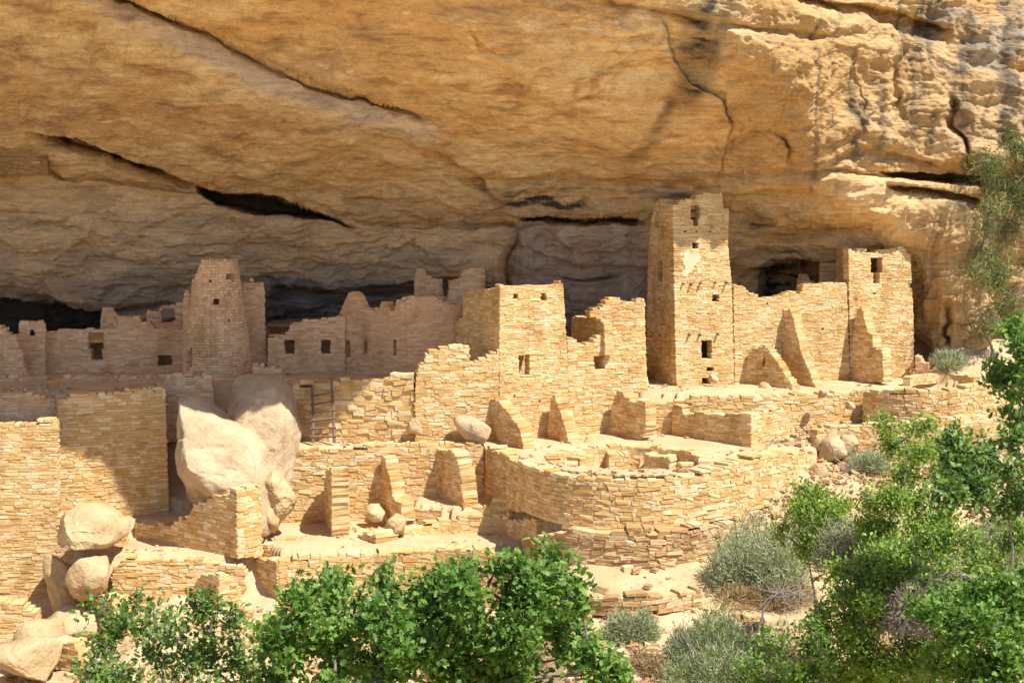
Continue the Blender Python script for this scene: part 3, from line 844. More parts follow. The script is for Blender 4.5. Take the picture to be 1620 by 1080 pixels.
# ---- curtain wall and right tower ---------------------------------------------
CW = wall_thing("curtain_wall", "long sunlit facade wall with a stepped top between the square tower and the right tower", "wall", (1162.4,57.82), (1345,59.3),
    [(1162.6,616),(1160,450),(1172,451),(1178,452),(1182,460),(1192,463),(1198,467),(1212,470),(1225,469),(1232,465),(1240,466),(1245,460),(1256,461),(1266,466),(1269,458),(1272,448),(1285,449),(1300,446),(1318,448),(1340,446),(1345,605)],
    [(1212,480,1215,484),(1300,520,1303,523),(1285,470,1288,473)], singles=295, seed=11, thick=.45, **FINE)
RT2 = empty("corner_tower", at_y(1395, 603, 60), "sunlit three-storey tower with a T-shaped doorway at the right end of the ruin", "tower")
_, plR = pw(RT2, (1345.5,59.32), (1447,60.2), [(1345.5,606),(1344,500),(1342,394),(1352,396),(1366,394),(1378,397),(1392,394),(1412,392),(1430,391),(1438,402),(1442,425),(1445,500),(1447,606)],
    [[(1378,408),(1396,408),(1396,431),(1392,431),(1392,448),(1382,448),(1382,431),(1378,431)], (1438,447,1441,454), (1382,463,1386,467)], seed=12, singles=295, thick=.45, **FINE)
pw(RT2, (1321,61.3), (1342,59.4), [(1321,470),(1323,398),(1330,391),(1336,394),(1341.5,396),(1343,470)], seed=13, pyb=470, thick=.4, singles=40, **FINE)
prr = PlaneXY(plR.B + plR.N * .45 - plR.T * .05, plR.B + plR.N * 2.4 - plR.T * .3)
zr = plR.uz(1400, 396)[1]
masonry(RT2, prr, [(0, ZA), (prr.len, ZA), (prr.len, zr - .3), (0, zr - .1)], thick=.4, seed=14, cname="side_wall_core", **FINE)
pbr = PlaneXY(plR.A + plR.N * 2.6, plR.B + plR.N * 2.6)
masonry(RT2, pbr, [(0, ZA), (pbr.len, ZA), (pbr.len, zr - .6), (0, zr - .6)], thick=.3, seed=15, cname="rear_wall_core", **FINE)
zf = plR.uz(1400, 452)[1]; box_part(RT2, "floor_slab", plR, .1, plR.len - .5, zf - .12, zf, .46, 2.6, M_mortar)
wall_thing("wall_stub", "small pinkish wall remnant rising behind the stepped facade wall near the dark hollow", "wall", (1262,61.8), (1295,62.2),
    [(1264,476),(1267,462),(1268,443),(1273,431),(1278,434),(1282,443),(1290,446),(1293,460),(1295,476)], mat=M_pink, pyb=470, seed=16, singles=40, **FINE)

# ---- buttresses in front of the right facade -----------------------------------
BG = "stub walls projecting from the ruined facades"
wall_thing("stub_wall", "tall tapering stub wall leaning against the long facade wall, shaded on its left side", "wall", (1239,58.35), (1291,56.5),
    [(1232,612),(1234,495),(1239,487),(1247,488),(1252,492),(1256,504),(1258,520),(1263,535),(1266,552),(1273,570),(1281,588),(1285,600),(1291,612)], group=BG, seed=21, singles=120, thick=.42, **MED)
wall_thing("stub_wall", "low pointed stub wall with a slit opening, left of the tall tapering stub", "wall", (1180,57.9), (1258,56.0),
    [(1176,614),(1180,580),(1184,556),(1191,551),(1196,552),(1203,545),(1209,543),(1215,550),(1222,560),(1232,575),(1243,594),(1253,606),(1256,616)], [[(1205,580),(1208,562),(1211,566),(1211,574),(1207,581)]], group=BG, seed=22, singles=120, thick=.42, **MED)
wall_thing("stub_wall", "stepped stub wall with a small window in front of the right tower", "wall", (1349,59.25), (1398,57.4),
    [(1343,604),(1350,520),(1356,488),(1362,485),(1367,500),(1371,518),(1373,526),(1381,528),(1382,548),(1396,549),(1398,604)], [[(1372,566),(1376,548),(1383,550),(1379,567)]], group=BG, seed=23, singles=100, thick=.42, **MED)

# ---- building G and its lit facade -------------------------------------------
G = empty("two_storey_house", at_y(840, 706, 52.8), "sunlit square two-storey house with two small windows under its flat top", "house")
_, plG = pw(G, (790,52.9), (897,54.1), [(790,710),(790,560),(791,452),(812,451),(840,451),(862,450),(881,449),(884,446),(891,447),(894,500),(898,560),(905,640),(908,710)],
    [(811,465,820,474),(855,464,864.5,474),(821,561,838,593),(812,624,815,628),(852,632,855,636)], pyb=700, seed=31, singles=298, thick=.45, **FINE)
_, plGl = pw(G, (722,56.3), (789.5,52.95), [(719,712),(720,507),(732,502),(733,461),(745,459),(757,460),(770,456),(790.5,452),(789.6,712)], pyb=700, seed=32, singles=150, thick=.4, mat=M_buff, **FINE)
rear_room(G, plG, .2, plG.len - .1, ZB, plG.uz(850, 462)[1], 3.0)
zf = plG.uz(830, 528)[1]; box_part(G, "floor_slab", plG, .46, plG.len - .1, zf - .12, zf, .46, 2.9, M_mortar)
wall_thing("ruined_wall", "sunlit broken wall with a stepped top running left from the two-storey house", "wall", (655,52.35), (789.6,52.88),
    [(656,704),(657,612),(659,590),(663,577),(672,570),(674,556),(690,550),(700,548),(720,546),(742,545),(744,572),(752,573),(757,569),(766,567),(775,558),(783,556),(789.5,548),(789.6,708)], pyb=700, seed=33, singles=280, thick=.45, **MED)
wall_thing("ruined_wall", "sunlit broken wall with one square window between the two-storey house and the square tower", "wall", (908.5,54.22), (1024,55.5),
    [(908,708),(900,640),(898,532),(905,530),(912,538),(922,543),(930,541),(940,537),(948,528),(956,520),(953,508),(942,503),(932,499),(936,490),(947,486),(956,479),(966,470),(975,468),(985,474),(998,479),(1010,474),(1020,472),(1021,520),(1024,606),(1024,694)],
    [(940,561,957,586),(957,622,960,625)], pyb=690, seed=34, singles=260, thick=.45, **MED)
wall_thing("inner_wall", "shaded orange inner wall seen through the gap right of the two-storey house", "wall", (903,57.5), (957,54.5),
    [(901,560),(905,501),(920,501),(935,500),(945,506),(956,512),(958,560)], pyb=560, seed=35, singles=60, thick=.35, **FINE)
wall_thing("back_wall", "plain shaded wall behind the square window beside the two-storey house", "wall", (915,56.2), (1010,57.2),
    [(915,640),(915,552),(1010,552),(1010,640)], pyb=600, seed=36, thick=.3, mat=M_pink, **FINE)
wall_thing("stub_wall", "leaning shaded stub wall like a fin, first on the terrace below the two-storey house", "wall", (777,52.8), (829,51.0),
    [(776,640),(775,631),(784,630),(795,640),(803,650),(812,662),(820,672),(826,690),(829,716),(806,718),(796,706),(786,690),(779,668)], pyb=700, group=BG, seed=41, singles=90, thick=.5, **MED)
wall_thing("stub_wall", "narrow pointed stub wall under the square house windows, middle of the upper terrace", "wall", (864,53.75), (908,51.9),
    [(862,706),(868,660),(872,627),(878,625),(882,640),(888,655),(893,672),(898,690),(907,706),(908,712)], pyb=700, group=BG, seed=42, singles=80, thick=.5, **MED)
wall_thing("stub_wall", "blocky stub wall with a stepped top at the right end of the upper terrace", "wall", (964,54.8), (1022,52.7),
    [(960,698),(968,640),(977,615),(985,619),(990,628),(1000,633),(1021,633),(1022,675),(1018,690),(1000,698)], pyb=695, group=BG, seed=43, singles=90, thick=.5, **MED)
K = empty("roofless_room", at_y(1130, 700, 53), "low roofless rectangular room with a wide shaded wall beside the round pit", "room")
pw(K, (1063,54.4), (1188,51.5), [(1063,694),(1064,640),(1078,640),(1080,652),(1110,653),(1150,655),(1187,653),(1188,716),(1110,706)], pyb=700, seed=44, singles=200, thick=.42, **MED)
pw(K, (1188.5,51.5), (1250,53.6), [(1189,718),(1188,653),(1205,650),(1225,645),(1250,640),(1250,700)], pyb=700, seed=45, singles=120, thick=.42, **MED)
# terrace front wall, right part
ribbon_thing("retaining_wall", "long rubble retaining wall holding the terrace below the square tower", "wall",
    [(1022,54.6,640,700),(1062,54.6,634,700),(1100,54.35,626,700),(1160,54.5,624,712),(1250,55.1,622,722),(1320,55.6,619,722),(1366,55.95,616,712)], seed=51, singles=298, thick=.5, **COARSE)
ribbon_thing("retaining_wall", "curved rubble wall around the pits at the far right of the terrace", "wall",
    [(1366,55.6,614,665),(1400,54.5,617,668),(1440,54.05,619,672),(1485,54.1,617,672),(1530,54.6,611,668),(1575,55.6,602,660),(1640,57.4,590,655)], seed=52, singles=298, thick=.5, **COARSE)
ribbon_thing("low_wall", "collapsed stone row on the rubble slope above the green oak", "wall",
    [(1292,51.5,680,740),(1325,51.9,674,735),(1385,51.9,668,722),(1450,51.8,664,716),(1510,52.0,660,712),(1570,52.8,652,702),(1640,54.0,640,690)], seed=54, singles=150, thick=.4, **COARSE)
e = ribbon_thing("pit_wall", "shallow sunken pit with a dark lining behind the curved right-hand wall", "wall",
    [(1440,57.0,596,612),(1455,58.0,593,608),(1490,58.5,591,606),(1525,58.1,592,606),(1540,57.0,597,608)], seed=55, thick=.3, singles=60, **MED)
e = ribbon_thing("pit_wall", "second small sunken pit with a reddish lining at the far right by the scrub", "wall",
    [(1545,60.3,572,592),(1562,61.2,568,588),(1600,61.5,567,586),(1630,60.6,572,592)], seed=56, thick=.3, singles=40, **MED)
wall_thing("low_wall", "tiny stepped wall corner at the foot of the right tower", "wall", (1448,59.6), (1490,59.0),
    [(1448,596),(1448,560),(1453,561),(1460,573),(1468,575),(1470,582),(1490,584),(1490,598)], pyb=590, seed=57, singles=40, thick=.35, mat=M_pink, **MED)

# ---- the great round pit (kiva) and its retaining wall ---------------------------
KV = empty("round_kiva", (kc[0], kc[1], -9.6), "large round sunken kiva with a pale rim at the middle of the ruin", "kiva")
pts = []
for a in np.linspace(math.radians(200), math.radians(-20), 40): pts.append((kc[0] + KR * math.cos(a), kc[1] + KR * math.sin(a)))
rb = Ribbon(pts)      # walks clockwise round the back: its front side faces the centre
masonry(KV, rb, [(0, -9.6), (rb.len, -9.6), (rb.len, -8.25), (0, -8.25)], thick=.45, seed=61, singles=280, **COARSE)
pts = [(kc[0] + KR * math.cos(a), kc[1] + KR * math.sin(a)) for a in np.linspace(math.radians(-20), math.radians(-160), 30)]
rb = Ribbon(pts)
masonry(KV, rb, [(0, -9.6), (rb.len, -9.6), (rb.len, -8.33), (0, -8.33)], thick=.4, seed=62, **COARSE)
for (ang, w_) in ((52, 1.1), (96, .8), (140, .9), (178, .7), (8, .7)):
    a = math.radians(ang); c0 = np.array(kc) + (KR - .02) * np.array((math.cos(a), math.sin(a))); t = np.array((math.sin(a), -math.cos(a)))
    inn = c0 - .62 * np.array((math.cos(a), math.sin(a)))
    pp = PlaneXY(inn - t * w_ / 2, inn + t * w_ / 2)
    masonry(KV, pp, [(0, -9.6), (w_, -9.6), (w_, -8.42), (0, -8.42)], thick=.6, seed=63 + ang, cname="pilaster_core", **MED)
ribbon_thing("kiva_retaining_wall", "big curved rubble wall with a shaded left flank holding up the round kiva", "wall",
    [(765,51.9,702,798),(775,51.0,707,800),(792,50.2,716,803),(812,48.9,724,806),(832,47.7,733,810),(850,46.9,740,816),(868,46.3,745,826),(900,45.7,750,834),(950,45.3,753,840),(1000,45.18,754,840),(1050,45.3,753,838),(1100,45.8,748,834),(1150,46.6,735,822),(1200,47.7,720,806),(1250,49.1,716,790),(1292,50.5,714,775)],
    seed=64, singles=298, thick=.65, **COARSE)
# pale earth rim
def slab(name, pts, z0, z1, mat, parent=None, kind=None, wob=0.0):
    n = len(pts); me = bpy.data.meshes.new(name)
    V = [(x, y, z1 + random.uniform(-wob, wob)) for x, y in pts] + [(x, y, z0) for x, y in pts]
    me.from_pydata(V, [], [tuple(range(n))] + [(i, i + n, (i + 1) % n + n, (i + 1) % n) for i in range(n)]); me.materials.append(mat); me.update()
    return obj(name, me, parent, kind)
M_floor = flat_mat("trodden_pale_earth", (.70, .575, .40), (.80, .69, .52), 1.6, .02, 14)
def ring(name, c, r0, r1, a0, a1, z, mat, parent, n=50, h=.06):
    V = []; Fq = []
    for i, a in enumerate(np.linspace(math.radians(a0), math.radians(a1), n)):
        for r, zz in ((r0, z), (r1, z), (r1, z - h), (r0, z - h)):
            rr = r + .05 * math.sin(i * 1.7 + r * 3); V.append((c[0] + rr * math.cos(a), c[1] + rr * math.sin(a), zz + random.uniform(-.012, .012)))
    for i in range(n - 1):
        o = 4 * i; Fq += [(o, o + 1, o + 5, o + 4), (o + 1, o + 2, o + 6, o + 5), (o + 3, o, o + 4, o + 7)]
    return obj(name, mesh_from(name, V, Fq, mat), parent)
ring("earth_rim", kc, KR - .08, KR + .92, -138, -66, -8.235, mg, KV)

# ---- lower terrace C --------------------------------------------------------
wall_thing("terrace_wall", "long coursed wall below the ladder carrying three projecting stub walls", "wall", (443,51.2), (765,51.65),
    [(441,836),(443,800),(443,709),(520,706),(600,703),(660,701),(700,700),(764,701),(765,812),(640,812),(620,838)], pyb=760, seed=71, singles=298, thick=.45, **COARSE)
wall_thing("stub_wall", "sharp stub wall with a thin dark left side, leftmost on the lower terrace", "wall", (514,51.2), (524.5,48.8),
    [(513,845),(514,760),(516,742),(521,740),(524.5,744),(525,846)], pyb=800, group=BG, seed=72, singles=50, thick=.62, **COARSE)
wall_thing("stub_wall", "pointed stub wall with a stepped foot, second on the lower terrace", "wall", (602,51.4), (637,49.5),
    [(600,828),(603,740),(605,718),(609,722),(612,740),(617,757),(620,770),(622,785),(626,792),(634,796),(637,820),(634,830)], pyb=800, group=BG, seed=73, singles=60, thick=.5, **COARSE)
wall_thing("stub_wall", "broad flat-topped stub wall, third on the lower terrace, with an orange shaded face", "wall", (692,51.55), (733,49.7),
    [(689,804),(690,740),(692,707),(705,710),(719,713),(723,728),(728,745),(731,770),(733,804)], pyb=790, group=BG, seed=74, singles=70, thick=.6, **COARSE)
wall_thing("ledge_wall", "low sunlit ledge wall at the feet of the broad stub walls", "wall", (655,50.0), (850,49.5),
    [(650,845),(655,806),(700,803),(740,800),(775,798),(778,790),(790,786),(792,760),(806,757),(806,800),(850,806),(850,845)], pyb=820, seed=75, singles=200, thick=.4, **COARSE)
wall_thing("low_wall", "low straight wall in front of the leftmost lower stub wall", "wall", (415,48.35), (553,48.7),
    [(415,878),(417,854),(470,852),(520,850),(552,850),(553,874)], pyb=870, seed=76, singles=100, thick=.4, **COARSE)
wall_thing("stone_block_wall", "short dark-faced block of wall standing alone behind the front wall", "wall", (566,48.9), (594,47.9),
    [(566,868),(567,842),(594,843),(595,868)], pyb=860, seed=77, singles=20, thick=.9, **COARSE)
ribbon_thing("kiva_back_wall", "curved inner wall of the lower kiva above the green bushes", "wall",
    [(640,48.7,836,880),(680,49.3,824,880),(730,49.6,816,880),(780,49.6,812,875),(806,49.3,812,872)], seed=78, singles=180, thick=.4, **COARSE)
wall_thing("kiva_side_wall", "reddish shaded end wall of the lower kiva right behind the bushes", "wall", (800,49.2), (850,46.9),
    [(798,875),(800,824),(825,821),(848,821),(850,870)], pyb=850, seed=79, singles=80, thick=.5, **MED)
ribbon_thing("front_wall", "long sunlit front wall of the lowest kiva behind the green bushes", "wall",
    [(440,46.45,884,990),(500,46.7,880,1000),(560,46.9,876,1010),(630,46.9,872,1010),(700,46.8,868,1005),(760,46.4,872,1000),(810,46.1,880,990),(860,46.3,886,980)], seed=81, singles=298, thick=.5, **COARSE)
wall_thing("corner_wall", "shaded left-facing end of the front wall above the left bushes", "wall", (386,48.4), (439.5,46.4),
    [(384,975),(386,884),(400,882),(438,884),(440,976)], pyb=930, seed=82, singles=90, thick=.45, **MED)
# rough slope walls under the kiva
ribbon_thing("rubble_wall", "rough rubble footing wall directly under the big curved kiva wall, above the pale path", "wall",
    [(842,46.3,852,925),(868,45.8,844,925),(900,45.2,838,925),(955,44.8,842,920),(1010,44.68,836,918),(1060,44.85,838,912),(1105,45.35,830,900),(1155,46.3,826,880),(1205,47.55,805,850)], seed=83, singles=298, thick=.5, course=(.10,.18), length=(.2,.6), rough=.3, proud=.05, ragged=.15, mat=M_rub)
ribbon_thing("path_edging_wall", "short dry stone wall edging the pale path by the grey sagebrush", "wall",
    [(905,41.6,943,975),(960,41.2,942,975),(1010,41.2,938,970),(1060,41.6,936,965),(1110,42.2,932,960)], seed=84, singles=120, thick=.4, course=(.13,.2), length=(.25,.6), rough=.26, proud=.05, mat=M_rub)

# ---- left group ----------------------------------------------------------
wall_thing("tall_left_wall", "broad smooth wall at left crossed by the edge of the overhang's shadow", "wall", (91,49.6), (264,51.0),
    [(88,830),(89,700),(92,628),(120,624),(160,619),(200,616),(262,612),(264,700),(268,830)], [(130,628,131,629)], pyb=700, seed=91, singles=298, thick=.5, **MED)
wall_thing("foreground_left_wall", "large sunlit wall filling the lower left corner, darker along its shaded top", "wall", (-260,47.2), (215,48.7),
    [(-260,1060),(-260,680),(-100,676),(0,672),(30,669),(60,666),(90,664),(92,812),(120,816),(135,824),(170,836),(200,850),(212,900),(216,1045)], pyb=850, seed=92, singles=298, thick=.6, **MED)
wall_thing("dark_left_wall", "dark shaded wall at the left edge above the foreground wall", "wall", (-200,50.0), (88.5,50.2),
    [(-200,690),(-200,622),(0,622),(30,618),(60,624),(88,630),(89,690)], pyb=650, seed=93, singles=150, thick=.4, mat=M_pink, **MED)
wall_thing("low_wall", "long low shaded wall running behind the tops of the left walls", "wall", (-60,54.6), (262,54.6),
    [(-60,622),(-60,596),(40,594),(90,598),(140,592),(200,596),(246,592),(262,600),(262,622)], pyb=610, seed=94, singles=160, thick=.5, mat=M_pink, **COARSE)
wall_thing("shaded_wall", "shaded stone wall between the round tower and the smooth boulder", "wall", (248,52.6), (345,53.0),
    [(250,700),(248,594),(262,591),(290,592),(315,593),(334,590),(338,620),(345,700)], pyb=640, seed=95, singles=170, thick=.45, mat=M_pink, **MED)
R3 = empty("house_row", at_y(180, 590, 57.6), "shaded pinkish row of rooms with a T-shaped doorway left of the round tower", "house")
_, plQ = pw(R3, (70,57.2), (292,57.6), [(70,598),(70,522),(100,521),(140,520),(166,519),(186,518),(187,501),(205,501),(222,503),(224,508),(240,511),(243,517),(268,517),(292,519),(292,598)],
    [[(140,525),(164,525),(164,552),(161.5,552),(161.5,570),(144,570),(144,552),(140,552)], (250,560,272,578)], pyb=590, seed=96, singles=280, thick=.4, mat=M_pink, **FINE)
rear_room(R3, plQ, .1, plQ.len - .1, ZU, plQ.uz(100, 530)[1], 1.8)
wall_thing("wall_stub", "small square-cut wall remnant at the left end of the shaded row", "wall", (28,56.3), (72,56.6),
    [(28,598),(30,512),(34,506),(50,508),(64,505),(72,511),(72,598)], [(48,522,54,531)], pyb=590, seed=97, singles=60, thick=.5, mat=M_pink, **FINE)
wall_thing("ruined_wall", "crumbling dark wall at the extreme left of the shaded row", "wall", (-120,55.2), (36,55.6),
    [(-120,615),(-120,515),(0,514),(10,520),(26,535),(34,555),(38,580),(46,598),(46,612)], pyb=600, seed=98, singles=100, thick=.5, mat=M_pink, **COARSE)
wall_thing("wall_stub", "brown jagged wall remnant above the shaded row of rooms", "wall", (158,59.8), (190,58.6),
    [(156,540),(160,497),(163,485),(168,488),(174,498),(186,504),(188,540)], pyb=530, seed=99, singles=40, thick=.35, mat=M_pink, **FINE)
wall_thing("upper_room_wall", "small shaded wall with a dark window tucked behind the round tower's left side", "wall", (232,59.4), (295,59.6),
    [(230,545),(232,492),(252,490),(254,484),(272,483),(290,476),(295,470),(296,545)], [[(254,490),(276,488),(278,508),(256,510)]], pyb=530, seed=100, singles=60, thick=.35, mat=M_pink, **FINE)

# round tower
rc = xy(345, 56.3, 600); zb_ = ZU - .15
RTW = empty("round_tower", (rc[0], rc[1], zb_), "shaded round tower tapering upward with two small square windows near its top", "tower")
r0 = 1.43; sl = .122
cone = Cone(rc, r0, zb_, sl, math.radians(90 + 180), math.radians(90 + 180 + 359.9))
def cone_uz(px, py):
    d = np.array(ray(px, py)); 
    # iterate the radius at the hit height
    z = -3
    for _ in range(8):
        r = r0 - (z - zb_) * sl
        a_ = d[0] ** 2 + d[1] ** 2; b_ = -(d[0] * rc[0] + d[1] * rc[1]); c_ = rc[0] ** 2 + rc[1] ** 2 - r * r
        dis = max(b_ * b_ - a_ * c_, 0); t = (-b_ - math.sqrt(dis)) / a_; z = t * d[2]
    x, y = t * d[0] - rc[0], t * d[1] - rc[1]; ang = math.atan2(y, x) % (2 * math.pi); u = ((ang - cone.a0) % (2 * math.pi)) * r0
    return u, z
hs = []
for (x0, y0, x1, y1) in ((358,433,372,444),(337,472,347,480),(330,441,334,445),(361,506,364,509),(306,512,309,516),(294,552,304,583)):
    q = [cone_uz(x0, y0), cone_uz(x1, y0), cone_uz(x1, y1), cone_uz(x0, y1)]
    hs.append(q)
tp = cone_uz(350, 412)[1]
top = []
for i in range(61):
    a = i / 60 * 2 * math.pi * r0; ph = (cone.a0 + a / r0)
    left = -math.cos(ph)          # +1 at the left side
    h_ = tp - .42 * sstep(.55, .62, np.array(left)) - .35 * sstep(.72, .78, np.array(left)) + .02 * math.sin(i * 1.3)
    top.append((a, float(h_)))
masonry(RTW, cone, [(0, zb_ - .3)] + top[:1] + top[1:] + [(2 * math.pi * r0, zb_ - .3)], hs, thick=.35, seed=111, mat=M_pink, course=(.09, .13), length=(.14, .34), rough=.1, ragged=0.0)
slab("floor_slab", [(rc[0] + .75 * math.cos(a), rc[1] + .75 * math.sin(a)) for a in np.linspace(0, 6.1, 16)], -3.4, -3.3, M_mortar, RTW)
wall_thing("annex_wall", "plain shaded wall joined to the right side of the round tower", "wall", (386,57.6), (424,57.8),
    [(384,606),(384,444),(400,443),(418,446),(420,520),(424,606)], pyb=590, seed=112, singles=120, thick=.35, mat=M_pink, **FINE)
wall_thing("annex_wall", "dark shaded wall with a tall slot joined to the left side of the round tower", "wall", (289,57.6), (322,57.3),
    [(288,604),(290,470),(292,457),(306,455),(322,450),(322,604)], [(300,459,305,486)], pyb=590, seed=113, singles=80, thick=.35, mat=M_pink, **FINE)
wall_thing("low_wall", "low broken wall at the right foot of the round tower", "wall", (400,55.0), (447,55.1),
    [(400,612),(400,575),(410,574),(420,578),(446,585),(447,612)], pyb=600, seed=114, singles=60, thick=.4, mat=M_pink, **MED)

# shaded rooms behind, middle
J = wall_thing("room_wall", "shaded plastered wall with two small dark windows under the sooty ledge", "wall", (422,57.3), (545,57.6),
    [(422,606),(424,530),(440,529),(455,526),(458,515),(464,509),(490,506),(520,502),(546,498),(546,606)], [[(450,539),(466,539),(466,561),(451,561)], [(508,537),(523,537),(523,561),(508,561)]], pyb=590, seed=121, singles=200, thick=.4, mat=M_pink, **FINE)
box_part(J, "added_slab", Plane((422,57.3), (545,57.6), 590), 0, 3, -4.3, -4.2, .4, 2.2, M_dark)  # unseen slab added so the two windows stay dark
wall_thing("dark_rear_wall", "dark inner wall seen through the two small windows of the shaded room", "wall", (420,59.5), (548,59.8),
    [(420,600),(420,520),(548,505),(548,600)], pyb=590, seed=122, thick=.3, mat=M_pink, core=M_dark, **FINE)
H = empty("corner_house", at_y(645, 598, 55.6), "shaded house corner with a broken dark flank and a paler front beside the orange-sided house", "house")
pw(H, (539,57.9), (644.7,55.65), [(538,606),(538,520),(536,497),(545,478),(551,463),(556,459),(563,462),(568,472),(574,484),(583,488),(592,490),(594,484),(600,487),(603,478),(612,476),(616,490),(624,491),(627,474),(643,469),(645,606)],
    [(545,537,554,563),(575,536,581,560),(622,536,627,561)], pyb=590, seed=123, singles=270, thick=.4, mat=M_pink, **FINE)
pw(H, (645,55.6), (737,56.6), [(645,606),(643,469),(660,468),(690,467),(692,473),(700,476),(712,481),(728,482),(730,500),(737,606)], pyb=590, seed=124, singles=200, thick=.4, mat=M_pink, **FINE)
wall_thing("upper_wall", "shaded gable-like wall remnant high behind the corner house, left one", "wall", (655,60.3), (697,59.4),
    [(654,500),(656,440),(659,424),(663,424),(668,432),(673,437),(684,440),(693,442),(694,466),(700,470),(700,500)], pyb=480, seed=125, singles=60, thick=.3, mat=M_pink, **FINE)
wall_thing("upper_wall", "pinkish stepped wall remnant high behind the orange-sided house, right one", "wall", (706,59.2), (769,59.8),
    [(704,520),(706,478),(712,466),(713,444),(722,441),(730,440),(731,428),(742,424),(767,422),(769,520)], pyb=480, seed=126, singles=90, thick=.3, mat=M_pink, **FINE)
wall_thing("ladder_wall", "rough rubble wall behind the wooden ladder, partly in shadow", "wall", (448,52.9), (656,52.45),
    [(445,704),(447,608),(500,603),(560,599),(620,594),(640,590),(655,592),(657,704)], pyb=690, seed=131, singles=298, thick=.5, course=(.11,.22), length=(.2,.6), rough=.27, proud=.06, mat=M_buff)
# ledge high in the alcove, upper left
UL = wall_thing("ledge_room", "small square-cut masonry wall on the high ledge at the upper left edge", "wall", (-120,59.6), (76,60.2),
    [(-120,275),(-120,180),(0,184),(40,186),(74,192),(76,275)], [(18,197,29,203)], pyb=240, seed=132, singles=150, thick=.5, mat=stone_mat("sooty_brown_masonry", [(.34,.20,.09),(.38,.23,.10),(.42,.26,.12),(.30,.17,.075),(.33,.2,.1)]), **FINE)
# lower left corner walls
LC = empty("corner_wall", at_y(375, 875, 47), "rough brown shaded wall meeting a sunlit corner below the smooth boulder", "wall")
pw(LC, (212,50.0), (375,46.9), [(212,900),(213,824),(240,828),(270,830),(288,816),(300,814),(308,797),(330,788),(350,782),(372,776),(375,880),(300,880)], pyb=840, seed=141, singles=280, thick=.45, **COARSE)
pw(LC, (375.5,46.9), (416,47.6), [(376,882),(374,776),(395,772),(414,770),(416,880)], pyb=840, seed=142, singles=120, thick=.45, **COARSE)
wall_thing("lower_left_wall", "sunlit stepped wall below the brown shaded wall, left of the front wall", "wall", (175,46.7), (388,46.9),
    [(175,1040),(178,900),(200,880),(232,882),(270,886),(300,880),(340,890),(380,892),(388,902),(388,1000),(388,1040)], pyb=940, seed=143, singles=298, thick=.5, **COARSE)
NB = empty("buttress", at_y(350, 965, 45.5), "squat block-like buttress with a shaded left face above the left bushes", "buttress")
pw(NB, (310,46.8), (346,45.8), [(310,1000),(312,910),(330,906),(346,908),(347,1010)], pyb=940, seed=144, singles=70, thick=.4, **MED)
pw(NB, (346.4,45.8), (388,46.4), [(347,1010),(346,908),(360,912),(380,920),(386,985),(388,1005)], pyb=940, seed=145, singles=80, thick=.5, **MED)
wall_thing("orange_face_wall", "orange shaded wall end beside the upright rock at lower left", "wall", (144,46.0), (180,44.8),
    [(144,1020),(146,945),(160,943),(178,946),(180,1030)], pyb=980, seed=146, singles=50, thick=.6, **MED)
wall_thing("rubble_step_wall", "low rubble step in the bottom left corner partly hidden by leaves", "wall", (60,44.2), (130,43.4),
    [(60,1060),(66,1010),(90,1014),(118,1016),(130,1062)], pyb=1030, seed=147, singles=50, thick=.6, **COARSE)

wall_thing("rubble_step_wall", "long broken wall low in the bottom left corner below the large sunlit wall", "wall", (-120,45.6), (62,46.0),
    [(-120,1075),(-120,958),(-40,950),(0,946),(18,955),(34,952),(48,966),(60,975),(64,1060)], pyb=1000, seed=148, singles=90, thick=.6, **COARSE)
wall_thing("low_wall", "knee-high broken wall inside the sunken court between the lower stub walls and the front wall", "wall", (600,48.7), (700,49.2),
    [(598,880),(600,858),(622,852),(650,848),(672,852),(700,846),(702,878)], pyb=860, seed=149, singles=60, thick=.4, **COARSE)
wall_thing("low_wall", "short low wall joining the lit corner to the front wall, above the left bushes", "wall", (412,47.75), (446,47.3),
    [(410,905),(412,862),(430,866),(446,872),(447,905)], pyb=880, seed=150, singles=30, thick=.5, **COARSE)
# ---- wooden ladder ---------------------------------------------------------
lb = at_y(512, 699, 52.0)
LD = empty("ladder", lb, "wooden pole ladder with seven rungs leaning against the rubble wall", "ladder")
zA_ = at_y(495, 700, 51.8); zA2 = at_y(494, 608, 52.55); zB1 = at_y(529, 700, 51.8); zB2 = at_y(524, 600, 52.6)
for a, b_ in ((zA_, zA2), (zB1, zB2)):
    a = np.array(a); b_ = np.array(b_); m_ = (a + b_) / 2 + np.array((.02, 0, 0))
    tube_obj("rail", [(a, m_, .06, .055), (m_, b_, .055, .05)], M_wood, LD, 8)
for py_ in (624, 638, 651, 664, 677, 690):
    f_ = (700 - py_) / 95.0
    a = np.array(zA_) * (1 - f_) + np.array(zA2) * f_; b_ = np.array(zB1) * (1 - f_) + np.array(zB2) * f_; dd = (b_ - a)
    tube_obj("rung", [(a - dd * .1 + np.array((0, -.05, 0)), b_ + dd * .12 + np.array((0, -.05, random.uniform(-.02, .02))), .042, .038)], M_wood, LD, 7)

